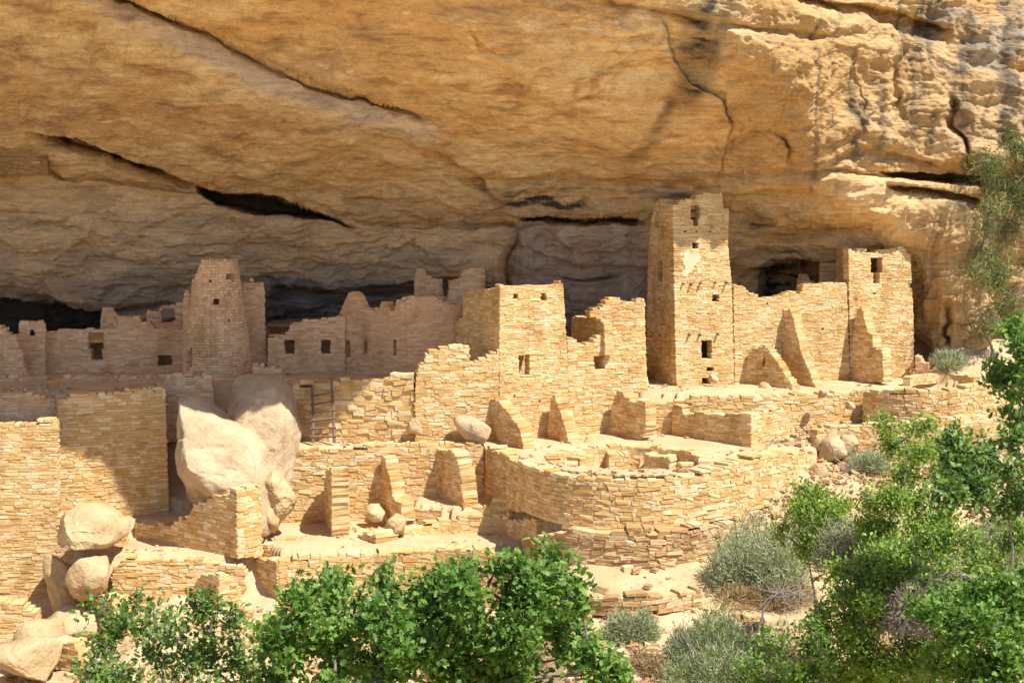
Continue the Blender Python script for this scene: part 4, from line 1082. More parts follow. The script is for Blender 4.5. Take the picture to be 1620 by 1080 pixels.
# ================================================================== BOULDERS
def rock_mat(name, cols, bumpd=.06):
    m, nt, b = new_mat(name); k = NT(nt); pos = k.n("ShaderNodeNewGeometry").outputs["Position"]
    c = k.ramp(k.noise(k.mapping(pos, (1, 1, 1.5)), .9, 8, .6), [(.28, cols[0]), (.5, cols[1]), (.72, cols[2])])
    g = k.noise(pos, 7, 7, .7)
    c = k.mix(1.0, c, k.ramp(g, [(.28, (.74, .68, .6)), (.45, (1, 1, 1)), (.8, (1.1, 1.1, 1.1))]), 'MULTIPLY')
    k.l(c, b.inputs["Base Color"]); 
    vo = k.n("ShaderNodeTexVoronoi"); vo.feature = 'DISTANCE_TO_EDGE'; vo.inputs["Scale"].default_value = .4
    va = k.n("ShaderNodeVectorMath", operation='ADD'); k.l(pos, va.inputs[0]); nn_ = k.n("ShaderNodeTexNoise"); nn_.inputs["Scale"].default_value = 1.5; nn_.inputs["Detail"].default_value = 5; k.l(pos, nn_.inputs["Vector"]); k.l(nn_.outputs[1], va.inputs[1]); k.l(va.outputs[0], vo.inputs["Vector"])
    ck = k.ramp(vo.outputs["Distance"], [(0, (0, 0, 0)), (.018, (1, 1, 1))])
    c = k.mix(1.0, c, k.ramp(k.noise(pos, 24, 5, .75), [(.3, (.7, .64, .57)), (.45, (1, 1, 1))]), 'MULTIPLY'); k.l(c, b.inputs["Base Color"])
    k.bump(k.math('ADD', k.math('ADD', g, k.math('MULTIPLY', ck, .3)), k.math('MULTIPLY', k.noise(pos, 1.8, 6, .6), 2.0)), .8, bumpd * 1.4, b); return m
M_rock = rock_mat("boulder_sandstone", [(.36, .245, .12), (.52, .37, .20), (.63, .475, .29)])
M_rockg = rock_mat("lilac_boulder_sandstone", [(.35, .25, .15), (.48, .355, .22), (.60, .465, .30)], .04)
def boulder(name, label, cat, outline, Y, depth, mat=None, seed=0, rough=.07, group=None, power=.75, n=(130, 120), facets=7, parent=None, cuts=()):
    """closed rock: silhouette outline (px), real depth, facets and relief"""
    rg = np.random.default_rng(seed)
    O = np.array([at_y(x, y, Y)[0::2] for x, y in outline]); c = O.mean(0); R = O - c
    an = np.arctan2(R[:, 1], R[:, 0]); o = np.argsort(an); an = an[o]; rd = np.hypot(R[o, 0], R[o, 1])
    an = np.concatenate([an - 2 * math.pi, an, an + 2 * math.pi]); rd = np.concatenate([rd] * 3)
    nu, nv = n; ph = np.arange(nu) / nu * 2 * math.pi - math.pi
    # true polygon radius (straight edges)
    x0 = np.zeros(nu); Q = R[o]
    for i_ in range(len(Q)):
        p_, q_ = Q[i_], Q[(i_ + 1) % len(Q)]; e_ = q_ - p_
        den = np.cos(ph) * e_[1] - np.sin(ph) * e_[0]; den = np.where(np.abs(den) < 1e-9, 1e-9, den)
        t_ = (p_[0] * e_[1] - p_[1] * e_[0]) / den; s_ = (p_[0] * np.sin(ph) - p_[1] * np.cos(ph)) / den
        ok_ = (t_ > 0) & (s_ >= -.001) & (s_ <= 1.001); x0 = np.where(ok_, np.maximum(x0, t_), x0)
    x0 = np.where(x0 <= 0, np.interp(ph, an, rd), x0); x0 = (x0 * 2 + np.roll(x0, 1) + np.roll(x0, -1)) / 4
    V = []; 
    mm = 2.0 / power; hv = nv // 2; prof = []
    for i_ in range(hv): prof.append((math.sin(math.pi / 2 * i_ / hv), -1))
    prof.append((1.0, 0)); prof += [(r_, 1) for r_, _ in prof[:-1][::-1]]
    nv = len(prof)
    for rr, sg_ in prof:
        y = sg_ * max(1 - rr ** mm, 0) ** (1 / mm)
        V.append(np.stack([c[0] + x0 * rr * np.cos(ph), np.full(nu, Y + depth * (y * .5 + .5)), c[1] + x0 * rr * np.sin(ph)], 1))
    V = np.stack(V, 0); cen = np.array((c[0], Y + depth / 2, c[1])); sz = max(rd)
    Nn = V - cen; ln = np.linalg.norm(Nn, axis=-1, keepdims=True); Nn = Nn / (ln + 1e-6)
    for i in range(facets):
        nn = rg.normal(size=3); nn /= np.linalg.norm(nn); 
        if abs(nn[1]) < .25: nn[1] = math.copysign(.4, nn[1]); nn /= np.linalg.norm(nn)
        pr_ = (V - cen) @ nn; lim = np.quantile(pr_, .84); ex = np.clip(pr_ - lim, 0, None); V = V - ex[..., None] * nn * .85
    for nn, q_ in cuts:
        nn = np.array(nn, float); nn /= np.linalg.norm(nn); pr_ = (V - cen) @ nn; lim = q_ * pr_.max(); ex = np.clip(pr_ - lim, 0, None); V = V - ex[..., None] * nn * .93
    dn = rough * sz * fbm(V[..., 0] * 1.1 / sz * 1.5, V[..., 1] * 1.5 / sz, V[..., 2] * 2.2 / sz, 4, seed) * .5 + rough * .55 * fbm(V[..., 0] * 2.2, V[..., 1] * 2.2, V[..., 2] * 3.4, 5, seed + 9, .6)
    qq = fbm(V[..., 0] * .5, V[..., 1] * .5, V[..., 2] * .6, 2, seed + 20) * 1.6; dn = dn + rough * .8 * (np.floor(qq) + sstep(0, .08, qq - np.floor(qq)))
    V = V + Nn * dn[..., None]
    V[0] = V[0].mean(0); V[-1] = V[-1].mean(0)
    idx = np.arange(nu * nv).reshape(nv, nu); nx = np.roll(idx, -1, 1)
    Fb = np.stack([idx[:-1], nx[:-1], nx[1:], idx[1:]], -1).reshape(-1, 4)
    ob = obj(name, mesh_from(name, V.reshape(-1, 3), Fb, mat or M_rock, True), parent)
    if parent is None:
        rebase(ob, (cen[0], cen[1], float(V[..., 2].min()))); tag(ob, label, cat, group)
    return ob
boulder("boulder", "huge smooth rounded boulder with a shaded top beside the ladder wall", "boulder",
    [(344,612),(360,606),(390,604),(412,608),(432,630),(446,660),(452,690),(456,720),(458,760),(452,800),(430,830),(380,850),(340,830),(330,720)], 49.2, 4.2, M_rockg, 5, .05, power=.4, facets=5, cuts=[((.1,-.9,.45), .7), ((.9,-.4,.1), .8)])
boulder("boulder", "large slab-faced boulder with a sharp peak leaning on the rounded boulder", "boulder",
    [(264,636),(270,632),(280,640),(330,672),(380,694),(404,720),(420,765),(432,810),(420,848),(380,850),(330,842),(290,850),(268,830),(258,760),(258,690)], 47.6, 3.6, M_rockg, 8, .06, power=.25, facets=1, cuts=[((.35,-.8,.62), .55), ((-.8,-.5,.1), .72), ((.8,-.3,.2), .8)])
boulder("boulder", "bulging sunlit knob of rock at the lower right of the big boulders", "boulder",
    [(415,760),(430,745),(448,742),(458,760),(462,790),(452,812),(440,830),(430,850),(416,848),(408,800)], 48.2, 1.6, M_rock, 12, .08, power=.6)
boulder("rock", "squared rock fragment perched at the left end of the lower terrace", "rock",
    [(417,806),(440,803),(442,820),(436,845),(420,850),(415,830)], 47.9, .8, M_rock, 13, .05, n=(32, 20))
boulder("balanced_boulder", "pale flat-bottomed boulder perched on an upright rock at lower left", "boulder",
    [(64,872),(70,838),(88,818),(112,812),(135,818),(160,832),(178,850),(180,862),(160,876),(130,882),(100,880),(78,884)], 45.6, 2.6, M_rock, 15, .06, power=.4, facets=3, cuts=[((0,0,-1), .55), ((.1,-.6,.8), .55)])
boulder("upright_rock", "slender upright rock supporting the perched boulder", "rock",
    [(104,900),(112,884),(130,882),(148,884),(160,900),(162,925),(152,950),(144,975),(132,984),(122,970),(112,945),(102,920)], 45.3, 1.2, M_rock, 16, .09, power=.6, n=(40, 26))
boulder("rock", "shaded rock mass under the left side of the perched boulder", "rock",
    [(64,876),(100,876),(104,900),(108,930),(120,960),(118,990),(84,985),(72,950),(66,910)], 46.2, 1.6, M_rock, 17, .06, power=.5, n=(40, 26))
boulder("rock", "layered rock ledge at the bottom left corner", "rock", [(14,1018),(20,1000),(48,986),(72,990),(88,1004),(84,1026),(60,1034),(24,1032)], 43.5, 1.5, M_rock, 18, .08, n=(40, 24))
boulder("rock", "wide rock ledge below the upright rock at lower left", "rock", [(52,1000),(80,975),(110,972),(140,986),(150,1010),(120,1026),(90,1020),(60,1040)], 44.6, 1.8, M_rock, 19, .09, n=(40, 24))
boulder("rock", "low pale rock at the very bottom left edge", "rock", [(-60,1060),(-20,1035),(20,1026),(60,1030),(90,1050),(120,1090),(-60,1100)], 42.0, 2.0, M_rock, 20, .06, n=(40, 24))
boulder("rock", "triangular rock slab leaning at the foot of the broken wall, beside the ladder terrace", "rock", [(625,690),(642,668),(655,656),(664,655),(669,675),(670,696),(640,697)], 51.9, .5, M_rock, 22, .04, n=(40, 20))
boulder("rock", "pinkish tilted slab beside the fin-like stub wall on the upper terrace", "rock", [(716,672),(718,660),(740,660),(765,668),(785,684),(790,702),(778,712),(745,705),(735,700)], 51.6, .9, M_rockg, 23, .05, n=(48, 24))
boulder("rock", "rounded rock at the foot of the second lower stub wall", "rock", [(566,818),(580,802),(600,800),(612,812),(612,824),(570,826)], 50.2, .7, M_rock, 24, .06, n=(32, 18))
boulder("rock", "knobbly rock standing on the edge of the lower kiva", "rock", [(612,824),(622,815),(640,818),(642,832),(634,850),(620,855),(616,840)], 48.4, .6, M_rock, 25, .12, n=(36, 20))
boulder("rock", "upright rounded rock left of the leaning slabs on the right slope", "rock", [(1285,716),(1288,692),(1296,688),(1303,700),(1304,716),(1296,722)], 51.0, .6, M_rock, 31, .08, n=(32, 20))
boulder("leaning_slab", "tall pointed leaning rock slab with a dark left cleft on the right slope", "rock", [(1305,730),(1310,706),(1318,684),(1322,672),(1330,690),(1337,712),(1336,735),(1328,742)], 50.6, .7, M_rock, 32, .1, n=(36, 24))
boulder("leaning_slab", "tallest leaning rock slab, right of the dark cleft", "rock", [(1333,735),(1334,700),(1339,668),(1344,664),(1352,684),(1358,710),(1364,735),(1358,744)], 50.7, .7, M_rock, 33, .1, n=(36, 24))
boulder("rock", "square-cut rock below the leaning slabs", "rock", [(1337,732),(1350,726),(1363,732),(1364,756),(1350,760),(1340,752)], 50.0, .6, M_rock, 34, .06, n=(28, 18))
boulder("rock", "flat pale ledge rock below the leaning slabs on the right slope", "rock", [(1262,752),(1290,738),(1320,738),(1342,746),(1340,758),(1300,764),(1268,762)], 49.4, 1.2, M_rock, 35, .05, n=(36, 20))
boulder("rock", "small blue-grey stone lying alone on the pale ledge", "rock", [(1267,722),(1272,718),(1280,722),(1280,729),(1268,730)], 50.4, .3, flat_mat("grey_stone", (.12,.13,.14), (.25,.26,.27)), 36, .05, n=(20, 14))
boulder("boulder", "big dark-veined boulder behind the juniper at the right edge", "boulder", [(1505,545),(1512,500),(1535,480),(1570,488),(1600,500),(1612,530),(1590,560),(1540,565)], 60.3, 2.0, M_rock, 37, .12)
boulder("boulder", "pale outcrop at the right edge beneath the juniper", "boulder", [(1575,560),(1584,470),(1600,430),(1640,420),(1700,440),(1720,560),(1640,600)], 61.5, 3.0, M_rock, 38, .14)
for i, (x, y, lab) in enumerate([(1128,600,"small rectangular stone at the foot of the square tower's right side"),(1302,624,"cut stone on the terrace lip below the long facade"),(1345,640,"block standing on the wall below the stepped stub wall"),(1212,612,"flat stone at the foot of the slit stub wall")]):
    Yr = {0:56.9,1:54.6,2:54.6,3:56.4}[i]
    boulder("stone_block", lab, "stone", [(x-8,y+7),(x-8,y-6),(x+8,y-7),(x+9,y+7)], Yr, .35, M_rock, 50 + i, .03, n=(24, 14), power=.4)

# ---- fallen rubble on the slopes (uncountable) ---------------------------------
def scatter_rubble(name, pts, smin, smax, mat, seed):
    rg = np.random.default_rng(seed); n = len(pts)
    base_v = np.array([(-1,-1,-1),(1,-1,-1),(1,1,-1),(-1,1,-1),(-1,-1,1),(1,-1,1),(1,1,1),(-1,1,1)], float) * .5
    V = np.repeat(base_v[None], n, 0) + rg.uniform(-.16, .16, (n, 8, 3))
    s_ = smin + (smax - smin) * rg.random(n) ** 2.5; sc = np.stack([s_ * rg.uniform(.8, 1.6, n), s_ * rg.uniform(.7, 1.2, n), s_ * rg.uniform(.4, .8, n)], 1)
    V *= sc[:, None, :]; a = rg.uniform(0, 6.3, n); ca, sa = np.cos(a)[:, None], np.sin(a)[:, None]
    x = V[..., 0] * ca - V[..., 1] * sa; y = V[..., 0] * sa + V[..., 1] * ca; tl = rg.normal(0, .25, (n, 1)); z = V[..., 2] + x * tl
    W = np.stack([x, y, z], -1) + np.array(pts)[:, None, :] + np.array((0, 0, .3))[None, None] * s_[:, None, None]
    Fa = (BOXF[None] + (np.arange(n) * 8)[:, None, None]).reshape(-1, 4)
    return obj(name, mesh_from(name, W.reshape(-1, 3), Fa, mat), None, "stuff")
pts = []
rg = np.random.default_rng(77)
while len(pts) < 5200:
    x = rg.uniform(6, 26); y = rg.uniform(40, 56.5)
    px = 810 + x / y * F
    if not (1150 < px < 1750): continue
    j = np.searchsorted(ggx, x); i = np.searchsorted(ggy, y)
    if flat[min(i, len(ggy) - 1), min(j, len(ggx) - 1)]: continue
    dens = .25 + .75 * (y > 47.5)
    if vnoise(x * .6, y * .6, 0, 5) + dens < rg.uniform(.1, 1.1): continue
    pts.append((x, y, ground_z(x, y)))
scatter_rubble("slope_rubble", pts, .05, .20, M_rub, 1)
pts = []
while len(pts) < 2600:
    x = rg.uniform(-20, 8); y = rg.uniform(36, 46.2)
    if y > 45 and rg.random() < .3: continue
    if vnoise(x * .7, y * .7, 0, 8) < rg.uniform(-.4, .5): continue
    pts.append((x, y, ground_z(x, y)))
scatter_rubble("ground_rubble", pts, .04, .26, M_rub, 2)
pts = []
while len(pts) < 1500:
    x = rg.uniform(-22, 22); y = rg.uniform(46, 58)
    j = np.searchsorted(ggx, x); i = np.searchsorted(ggy, y)
    if not flat[i, j]: continue
    if vnoise(x * .9, y * .9, 0, 12) < rg.uniform(0, .9): continue
    pts.append((x, y, ground_z(x, y)))
scatter_rubble("terrace_debris", pts, .03, .13, M_rub, 3)
# ================================================================== VEGETATION
def leaf_mat(name, cols, trans=.35, rough=.45, spec=.35):
    m = bpy.data.materials.new(name); m.use_nodes = True; nt = m.node_tree; nt.nodes.clear(); k = NT(nt)
    o = k.n("ShaderNodeOutputMaterial"); b = k.n("ShaderNodeBsdfPrincipled"); t = k.n("ShaderNodeBsdfTranslucent"); mx = k.n("ShaderNodeMixShader")
    geo = k.n("ShaderNodeNewGeometry")
    c = k.ramp(geo.outputs["Random Per Island"], [(0, cols[0]), (.4, cols[1]), (.75, cols[2]), (1, cols[3])])
    k.l(c, b.inputs["Base Color"]); b.inputs["Roughness"].default_value = rough; b.inputs["Specular IOR Level"].default_value = spec
    tc = k.mix(1.0, c, (1.1, 1.25, .55), 'MULTIPLY'); k.l(tc, t.inputs[0]); mx.inputs[0].default_value = trans
    k.l(b.outputs[0], mx.inputs[1]); k.l(t.outputs[0], mx.inputs[2]); k.l(mx.outputs[0], o.inputs[0]); return m
L_oak = leaf_mat("oak_leaf_green", [(.075, .16, .026), (.13, .25, .038), (.26, .40, .08), (.035, .08, .018)])
L_oak2 = leaf_mat("oak_leaf_bright", [(.17, .28, .045), (.25, .37, .06), (.36, .46, .09), (.08, .15, .03)])
L_dark = leaf_mat("oak_leaf_dark", [(.08, .15, .03), (.125, .215, .04), (.20, .30, .06), (.045, .09, .022)], .25)
L_sage = leaf_mat("sage_leaf", [(.30, .335, .18), (.37, .40, .23), (.43, .46, .28), (.24, .26, .14)], .15, .8, .1)
L_dry = leaf_mat("dry_twig_grass", [(.36, .25, .12), (.46, .34, .17), (.28, .18, .10), (.40, .31, .19)], .15, .8, .1)
L_jun = leaf_mat("juniper_needle", [(.13, .16, .055), (.20, .23, .085), (.28, .30, .12), (.09, .11, .04)], .15, .7, .1)
L_twig = leaf_mat("grey_twig", [(.22, .18, .15), (.32, .27, .23), (.15, .11, .09), (.40, .35, .3)], .0, .8, .1)
M_bark = flat_mat("grey_brown_bark", (.12, .095, .075), (.30, .25, .21), 9, .01, 30)
M_bark2 = flat_mat("dead_branch_bark", (.20, .165, .14), (.40, .35, .31), 9, .01, 30)
# lobed leaf: midrib + outline, folded a little
LOBED_V = np.array([(0,0,0),(0,.5,.03),(.13,.18,0),(.34,.34,.07),(.15,.44,.02),(.38,.66,.09),(.16,.74,.03),(.20,.92,.04),(0,1.06,-.06),(-.20,.92,.04),(-.16,.74,.03),(-.38,.66,.09),(-.15,.44,.02),(-.34,.34,.07),(-.13,.18,0)], float)
LOBED_F = np.array([(1,0,2)] + [(1, i, i + 1) for i in range(2, 14)] + [(1, 14, 0)])
SIMP_V = np.array([(0,0,0),(.3,.45,.07),(0,1,-.04),(-.3,.45,.07)], float); SIMP_F = np.array([(0,1,2),(0,2,3)])
NEED_V = np.array([(-.06,0,0),(.06,0,0),(.03,1,.05),(-.03,1,.05)], float); NEED_F = np.array([(0,1,2),(0,2,3)])
def rot_frames(dirs, rg, up_bias=.5):
    """orthonormal frames: y along dirs, z leaning upward"""
    n = len(dirs); Yx = dirs / (np.linalg.norm(dirs, axis=1, keepdims=True) + 1e-9)
    zz = rg.normal(size=(n, 3)) * (1 - up_bias) + np.array((0, -.25, 1.)) * up_bias * 1.6
    Xx = np.cross(Yx, zz); Xx /= np.linalg.norm(Xx, axis=1, keepdims=True) + 1e-9; Zx = np.cross(Xx, Yx)
    return Xx, Yx, Zx
def leaves_mesh(name, P, dirs, size, tv, tf, mat, rg, parent, up=.5, single=0):
    X_, Y_, Z_ = rot_frames(dirs, rg, up); n = len(P)
    s_ = size * rg.uniform(.65, 1.3, n)
    V = P[:, None] + s_[:, None, None] * (tv[None, :, 0:1] * X_[:, None] + tv[None, :, 1:2] * Y_[:, None] + tv[None, :, 2:3] * Z_[:, None])
    a = single
    if single:
        order = np.argsort(P[:, 1] - .3 * P[:, 2]); V = V[order]; 
        off = np.array(parent_off(parent)); Ro = [Matrix((X_[i], Y_[i], Z_[i])).transposed() for i in order[:single]]
        me = mesh_from("leaf", tv, tf, mat)
        for j in range(single):
            i = order[j]; o = bpy.data.objects.new("leaf", me); o.parent = parent
            o.rotation_euler = Ro[j].to_euler(); o.scale = (s_[i],) * 3; o.location = tuple(P[i] - off); COL.objects.link(o)
    V = V[single:]; n -= single
    Fa = (tf[None] + (np.arange(n) * len(tv))[:, None, None]).reshape(-1, 3)
    return obj(name, mesh_from(name, V.reshape(-1, 3), Fa, mat), parent, "stuff")
def limb(a, b, rg, sag=.12, n=5):
    a = np.array(a, float); b = np.array(b, float); L_ = np.linalg.norm(b - a); pts = [a]
    off = rg.normal(size=3) * L_ * .06
    for i in range(1, n):
        t = i / n; pts.append(a * (1 - t) + b * t + off * math.sin(math.pi * t) + rg.normal(size=3) * L_ * .018 + np.array((0, 0, -sag * L_ * math.sin(math.pi * t) * .5)))
    pts.append(b); return pts
def tree(name, label, cat, trunk, clumps, leaf, ntip, nleaf, mat, seed, group=None, lobed=True, up=.5, bark=None, spread=.2, single=0, tr=.09, lean=0.0, twigs=True):
    """trunk = (px, Y); clumps = (px, py, rx, ry[, dY]) in photo pixels at about the trunk's distance"""
    rg = np.random.default_rng(seed); bx, by = xy(trunk[0], trunk[1], 900); bz = ground_z(bx, by) - .1
    t = empty(name, (bx, by, bz), label, cat, group); ppm = F / trunk[1]
    cl = [] ; segs = []; tipsP = []; tipsD = []
    for c in clumps:
        dY = c[4] if len(c) > 4 else rg.uniform(-.8, .8)
        p = np.array(at_y(c[0], c[1], trunk[1] + dY)); cl.append((p, c[2] / ppm, c[3] / ppm))
    sub = []
    for (p, rx, ry) in cl:
        for _ in range(4):
            o_ = rg.normal(size=3) * .62 * np.array((rx, (rx + ry) / 2, ry)); f_ = rg.uniform(.38, .72)
            sub.append((p + o_, rx * f_, ry * f_))
    cl = sub
    top = max(c[0][2] for c in cl); low = min(c[0][2] for c in cl)
    fork = np.array((bx, by, bz + (low - bz) * .45)); root = np.array((bx, by, bz))
    pts = limb(root, fork, rg, 0, 4)
    for i in range(len(pts) - 1): segs.append((pts[i], pts[i + 1], tr * (1.25 - .1 * i), tr * (1.15 - .1 * i)))
    trunk_o = tube_obj("trunk", segs, bark or M_bark, t, 8); segs = []; tw = []
    nodes = [fork]
    for (p, rx, ry) in sorted(cl, key=lambda q: np.linalg.norm(q[0] - fork)):
        src = min(nodes, key=lambda q: np.linalg.norm(q - p) + .25 * np.linalg.norm(q - fork))
        pts = limb(src, p, rg, .1)
        r_ = tr * .55 if src is fork else tr * .36
        for i in range(len(pts) - 1): segs.append((pts[i], pts[i + 1], r_ * (1 - .14 * i), r_ * (1 - .14 * (i + 1))))
        nodes.append(p); nodes.append(pts[3])
        nt_ = max(2, int(ntip * rx * ry * 3.2))
        q = rg.normal(size=(nt_, 3)); q /= np.linalg.norm(q, axis=1, keepdims=True); q *= rg.uniform(.25, 1.35, (nt_, 1)) ** .8; q[:, 2] *= 1 + .5 * (q[:, 2] > 0) * rg.random(nt_)
        tp_ = p + q * np.array((rx, (rx + ry) * .55, ry))
        for x in tp_:
            mids = limb(p + (x - p) * .1, x, rg, -.1, 3)
            for i in range(3): tw.append((mids[i], mids[i + 1], .018 - .004 * i, .014 - .004 * i))
            d0 = (x - p) / (np.linalg.norm(x - p) + 1e-6) + np.array((0, 0, .45))
            k_ = int(nleaf * rg.uniform(.6, 1.4)); f = rg.random(k_)
            pp = x + rg.normal(size=(k_, 3)) * spread * .55 - d0 * (1 - f[:, None]) * spread * 1.1
            tipsP.append(pp); tipsD.append(d0 + rg.normal(size=(k_, 3)) * .75)
    tube_obj("branch", segs, bark or M_bark, t, 6)
    if twigs: 
        o = tube_obj("twigs", tw, bark or M_bark, t, 4); o["kind"] = "stuff"
    Pm = np.concatenate(tipsP); Dm = np.concatenate(tipsD)
    tv, tf = (LOBED_V, LOBED_F) if lobed else (SIMP_V, SIMP_F)
    if lobed == 'needle': tv, tf = NEED_V, NEED_F
    leaves_mesh("foliage", Pm, Dm, leaf, tv, tf, mat, rg, t, up, single)
    return t
def shrub(name, label, cat, c, w, h, n, mat, seed, blade=.22, group=None, bw=1.0, mats2=None):
    """dome of thin upright shoots; c = (px, py_base, Y), w and h in photo pixels"""
    rg = np.random.default_rng(seed); x, y = xy(c[0], c[2], c[1]); z = min(ground_z(x, y), at_y(c[0], c[1], c[2])[2] + .3) 
    z = at_y(c[0], c[1], c[2])[2] if abs(at_y(c[0], c[1], c[2])[2] - z) > 1.2 else z
    t = empty(name, (x, y, z), label, cat, group); m = F / c[2]; W = w / m / 2; H_ = h / m
    st = []; nst = 26
    lob = [(rg.normal(0, .45) * W, rg.normal(0, .35) * W, rg.uniform(.4, 1.08)) for _ in range(7)]
    for i in range(nst):
        a = rg.uniform(0, 6.28); r = rg.uniform(.2, .85) * W
        st.append(((x + r * .15 * math.cos(a), y + r * .15 * math.sin(a), z - .1), (x + r * math.cos(a), y + r * math.sin(a), z + H_ * rg.uniform(.4, .8)), .022, .007))
    tube_obj("stem", st, M_bark2, t, 4)
    blade *= .62; n = int(n * 1.7); bw *= 1.3
    li = rg.integers(0, 7, n); L_ = np.array(lob)
    q = rg.normal(size=(n, 3)); q /= np.linalg.norm(q, axis=1, keepdims=True); q[:, 2] = np.abs(q[:, 2]); q *= rg.uniform(.3, 1, (n, 1)) ** .5
    Pm = np.stack([x + L_[li, 0] + q[:, 0] * W * .62, y + L_[li, 1] + q[:, 1] * W * .62, z + q[:, 2] * H_ * L_[li, 2] * .95], 1)
    out_ = rg.random(n) < .10; Pm[out_] += (q * np.array((W, W, H_)) * rg.uniform(.05, .28, (n, 1)))[out_]
    D = q * np.array((1, 1, .8)) + np.array((0, 0, .7)) + rg.normal(size=(n, 3)) * .75
    tv = NEED_V * np.array((bw, 1, 1)); half = n if mats2 is None else int(n * .7)
    leaves_mesh("foliage", Pm[:half], D[:half], blade, tv, NEED_F, mat, rg, t, .3)
    if mats2 is not None: leaves_mesh("dry_shoots", Pm[half:], D[half:], blade, tv, NEED_F, mats2, rg, t, .3)
    return t
OG = "green oaks growing in front of the ruin"
tree("oak_tree", "green oak at bottom centre, left tree of the foreground clump", "tree", (520, 20.5),
    [(455,1000,38,36),(480,955,36,26),(520,985,42,36),(548,930,24,22),(560,1030,46,36),(470,1055,42,34),(590,975,34,30),(530,1070,46,26),(430,1030,30,30),(615,925,16,30),(430,1075,30,20)],
    .118, 50, 32, L_oak, 301, OG, single=150, spread=.2)
tree("oak_tree", "green oak at bottom centre, tallest tree in the middle of the foreground clump", "tree", (690, 20),
    [(640,985,42,36),(690,950,42,34),(725,895,26,26),(700,1010,46,36),(745,950,34,32),(640,1040,42,34),(750,1010,42,36),(720,1062,50,28),(660,930,22,22),(610,1060,36,30),(735,920,28,22)],
    .118, 50, 32, L_oak, 302, OG, single=150, spread=.2)
tree("oak_tree", "green oak at bottom centre, right tree of the foreground clump, with loose sprays on top", "tree", (860, 20.6),
    [(800,930,32,26),(850,910,30,26),(870,878,20,14),(845,965,42,34),(900,985,36,34),(810,1000,40,34),(790,1055,42,32),(860,1035,44,36),(930,1045,34,30),(900,940,22,18),(965,1062,22,16),(820,893,14,16)],
    .118, 50, 32, L_oak, 303, OG, single=150, spread=.2)
tree("oak_tree", "darker blue-green oak in the bottom left corner over the pale rocks", "tree", (270, 22),
    [(185,962,24,14),(235,972,30,20),(160,1010,26,16),(205,1005,26,20),(285,985,28,22),(325,1010,32,24),(365,985,26,18),(308,955,18,12),(250,1030,36,22),(150,1055,34,20),(330,1055,44,26),(210,1065,38,20),(385,1040,30,28),(275,1068,30,18)],
    .105, 42, 26, L_dark, 304, OG, spread=.19)
tree("oak_tree", "bright green bushy oak beside the grey sagebrush on the right slope", "tree", (1292, 38.5),
    [(1290,785,36,26),(1262,812,24,20),(1300,820,36,24),(1255,850,24,18),(1310,860,26,22),(1275,870,20,18),(1325,800,16,18)],
    .11, 44, 36, L_oak2, 305, OG, lobed=False, spread=.24)
tree("oak_tree", "slender open-crowned oak reaching up in front of the leaning slabs", "tree", (1385, 35),
    [(1400,672,24,16),(1440,680,30,14),(1428,712,30,16),(1480,705,30,16),(1510,700,20,12),(1495,740,30,16),(1440,752,24,20),(1380,775,24,18),(1425,790,36,22),(1475,790,34,22),(1400,825,36,24),(1455,835,38,24),(1370,850,24,22),(1500,830,28,20)],
    .105, 44, 36, L_oak2, 306, OG, lobed=False, spread=.24, tr=.1)
tree("oak_tree", "wide yellow-green oak at lower right below the slender oak", "tree", (1380, 31),
    [(1345,925,32,26),(1390,900,34,26),(1440,890,34,24),(1310,975,36,28),(1370,965,40,30),(1425,950,38,30),(1475,930,34,26),(1335,1030,44,30),(1400,1025,44,32),(1450,1000,36,28),(1300,1055,34,26),(1370,1070,40,26),(1440,1065,40,26),(1500,905,30,22),(1270,1070,26,20)],
    .105, 50, 38, L_oak2, 307, OG, lobed=False, spread=.26)
tree("oak_tree", "yellow-green oak filling the gap between the slender oak and the bottom right corner", "tree", (1470, 32),
    [(1430,860,40,26),(1490,870,36,26),(1540,860,34,26),(1400,905,34,24),(1460,915,36,24),(1520,925,38,26),(1575,880,34,26),(1500,960,40,28),(1450,975,38,28),(1545,975,36,28),(1610,840,30,24)],
    .105, 44, 36, L_oak2, 315, OG, lobed=False, spread=.26)
tree("oak_tree", "low green oak scrub at the bottom edge right of the brown tangled brush", "tree", (1230, 30),
    [(1190,1050,30,20),(1230,1030,30,24),(1265,1060,34,26),(1210,1080,36,24),(1290,1020,28,22)],
    .12, 36, 26, L_oak, 316, OG, lobed=False, spread=.24)
tree("oak_tree", "dark broad-leaved oak at the right edge in front of the rubble slope", "tree", (1575, 27),
    [(1500,690,14,10),(1520,730,26,14),(1560,715,26,14),(1590,745,32,18),(1545,765,34,20),(1500,775,24,14),(1600,700,20,16),(1610,785,26,20),(1570,800,24,16)],
    .13, 48, 30, L_dark, 308, OG, spread=.24)
tree("oak_tree", "dense dark green oak filling the bottom right corner", "tree", (1560, 25),
    [(1500,985,34,30),(1545,1010,40,34),(1600,990,36,34),(1520,1060,42,30),(1590,1060,44,32),(1600,925,30,26),(1560,945,28,22),(1640,1030,40,40),(1480,1040,24,26)],
    .125, 55, 34, L_oak, 309, OG, spread=.22)
tree("oak_tree", "leafy oak bough leaning into the frame at the right edge below the juniper", "tree", (1690, 29),
    [(1600,600,28,16),(1625,635,30,20),(1580,588,14,9),(1612,655,16,14),(1610,545,22,16),(1640,580,30,24),(1600,520,12,10)],
    .13, 42, 30, L_oak, 310, OG, spread=.22)
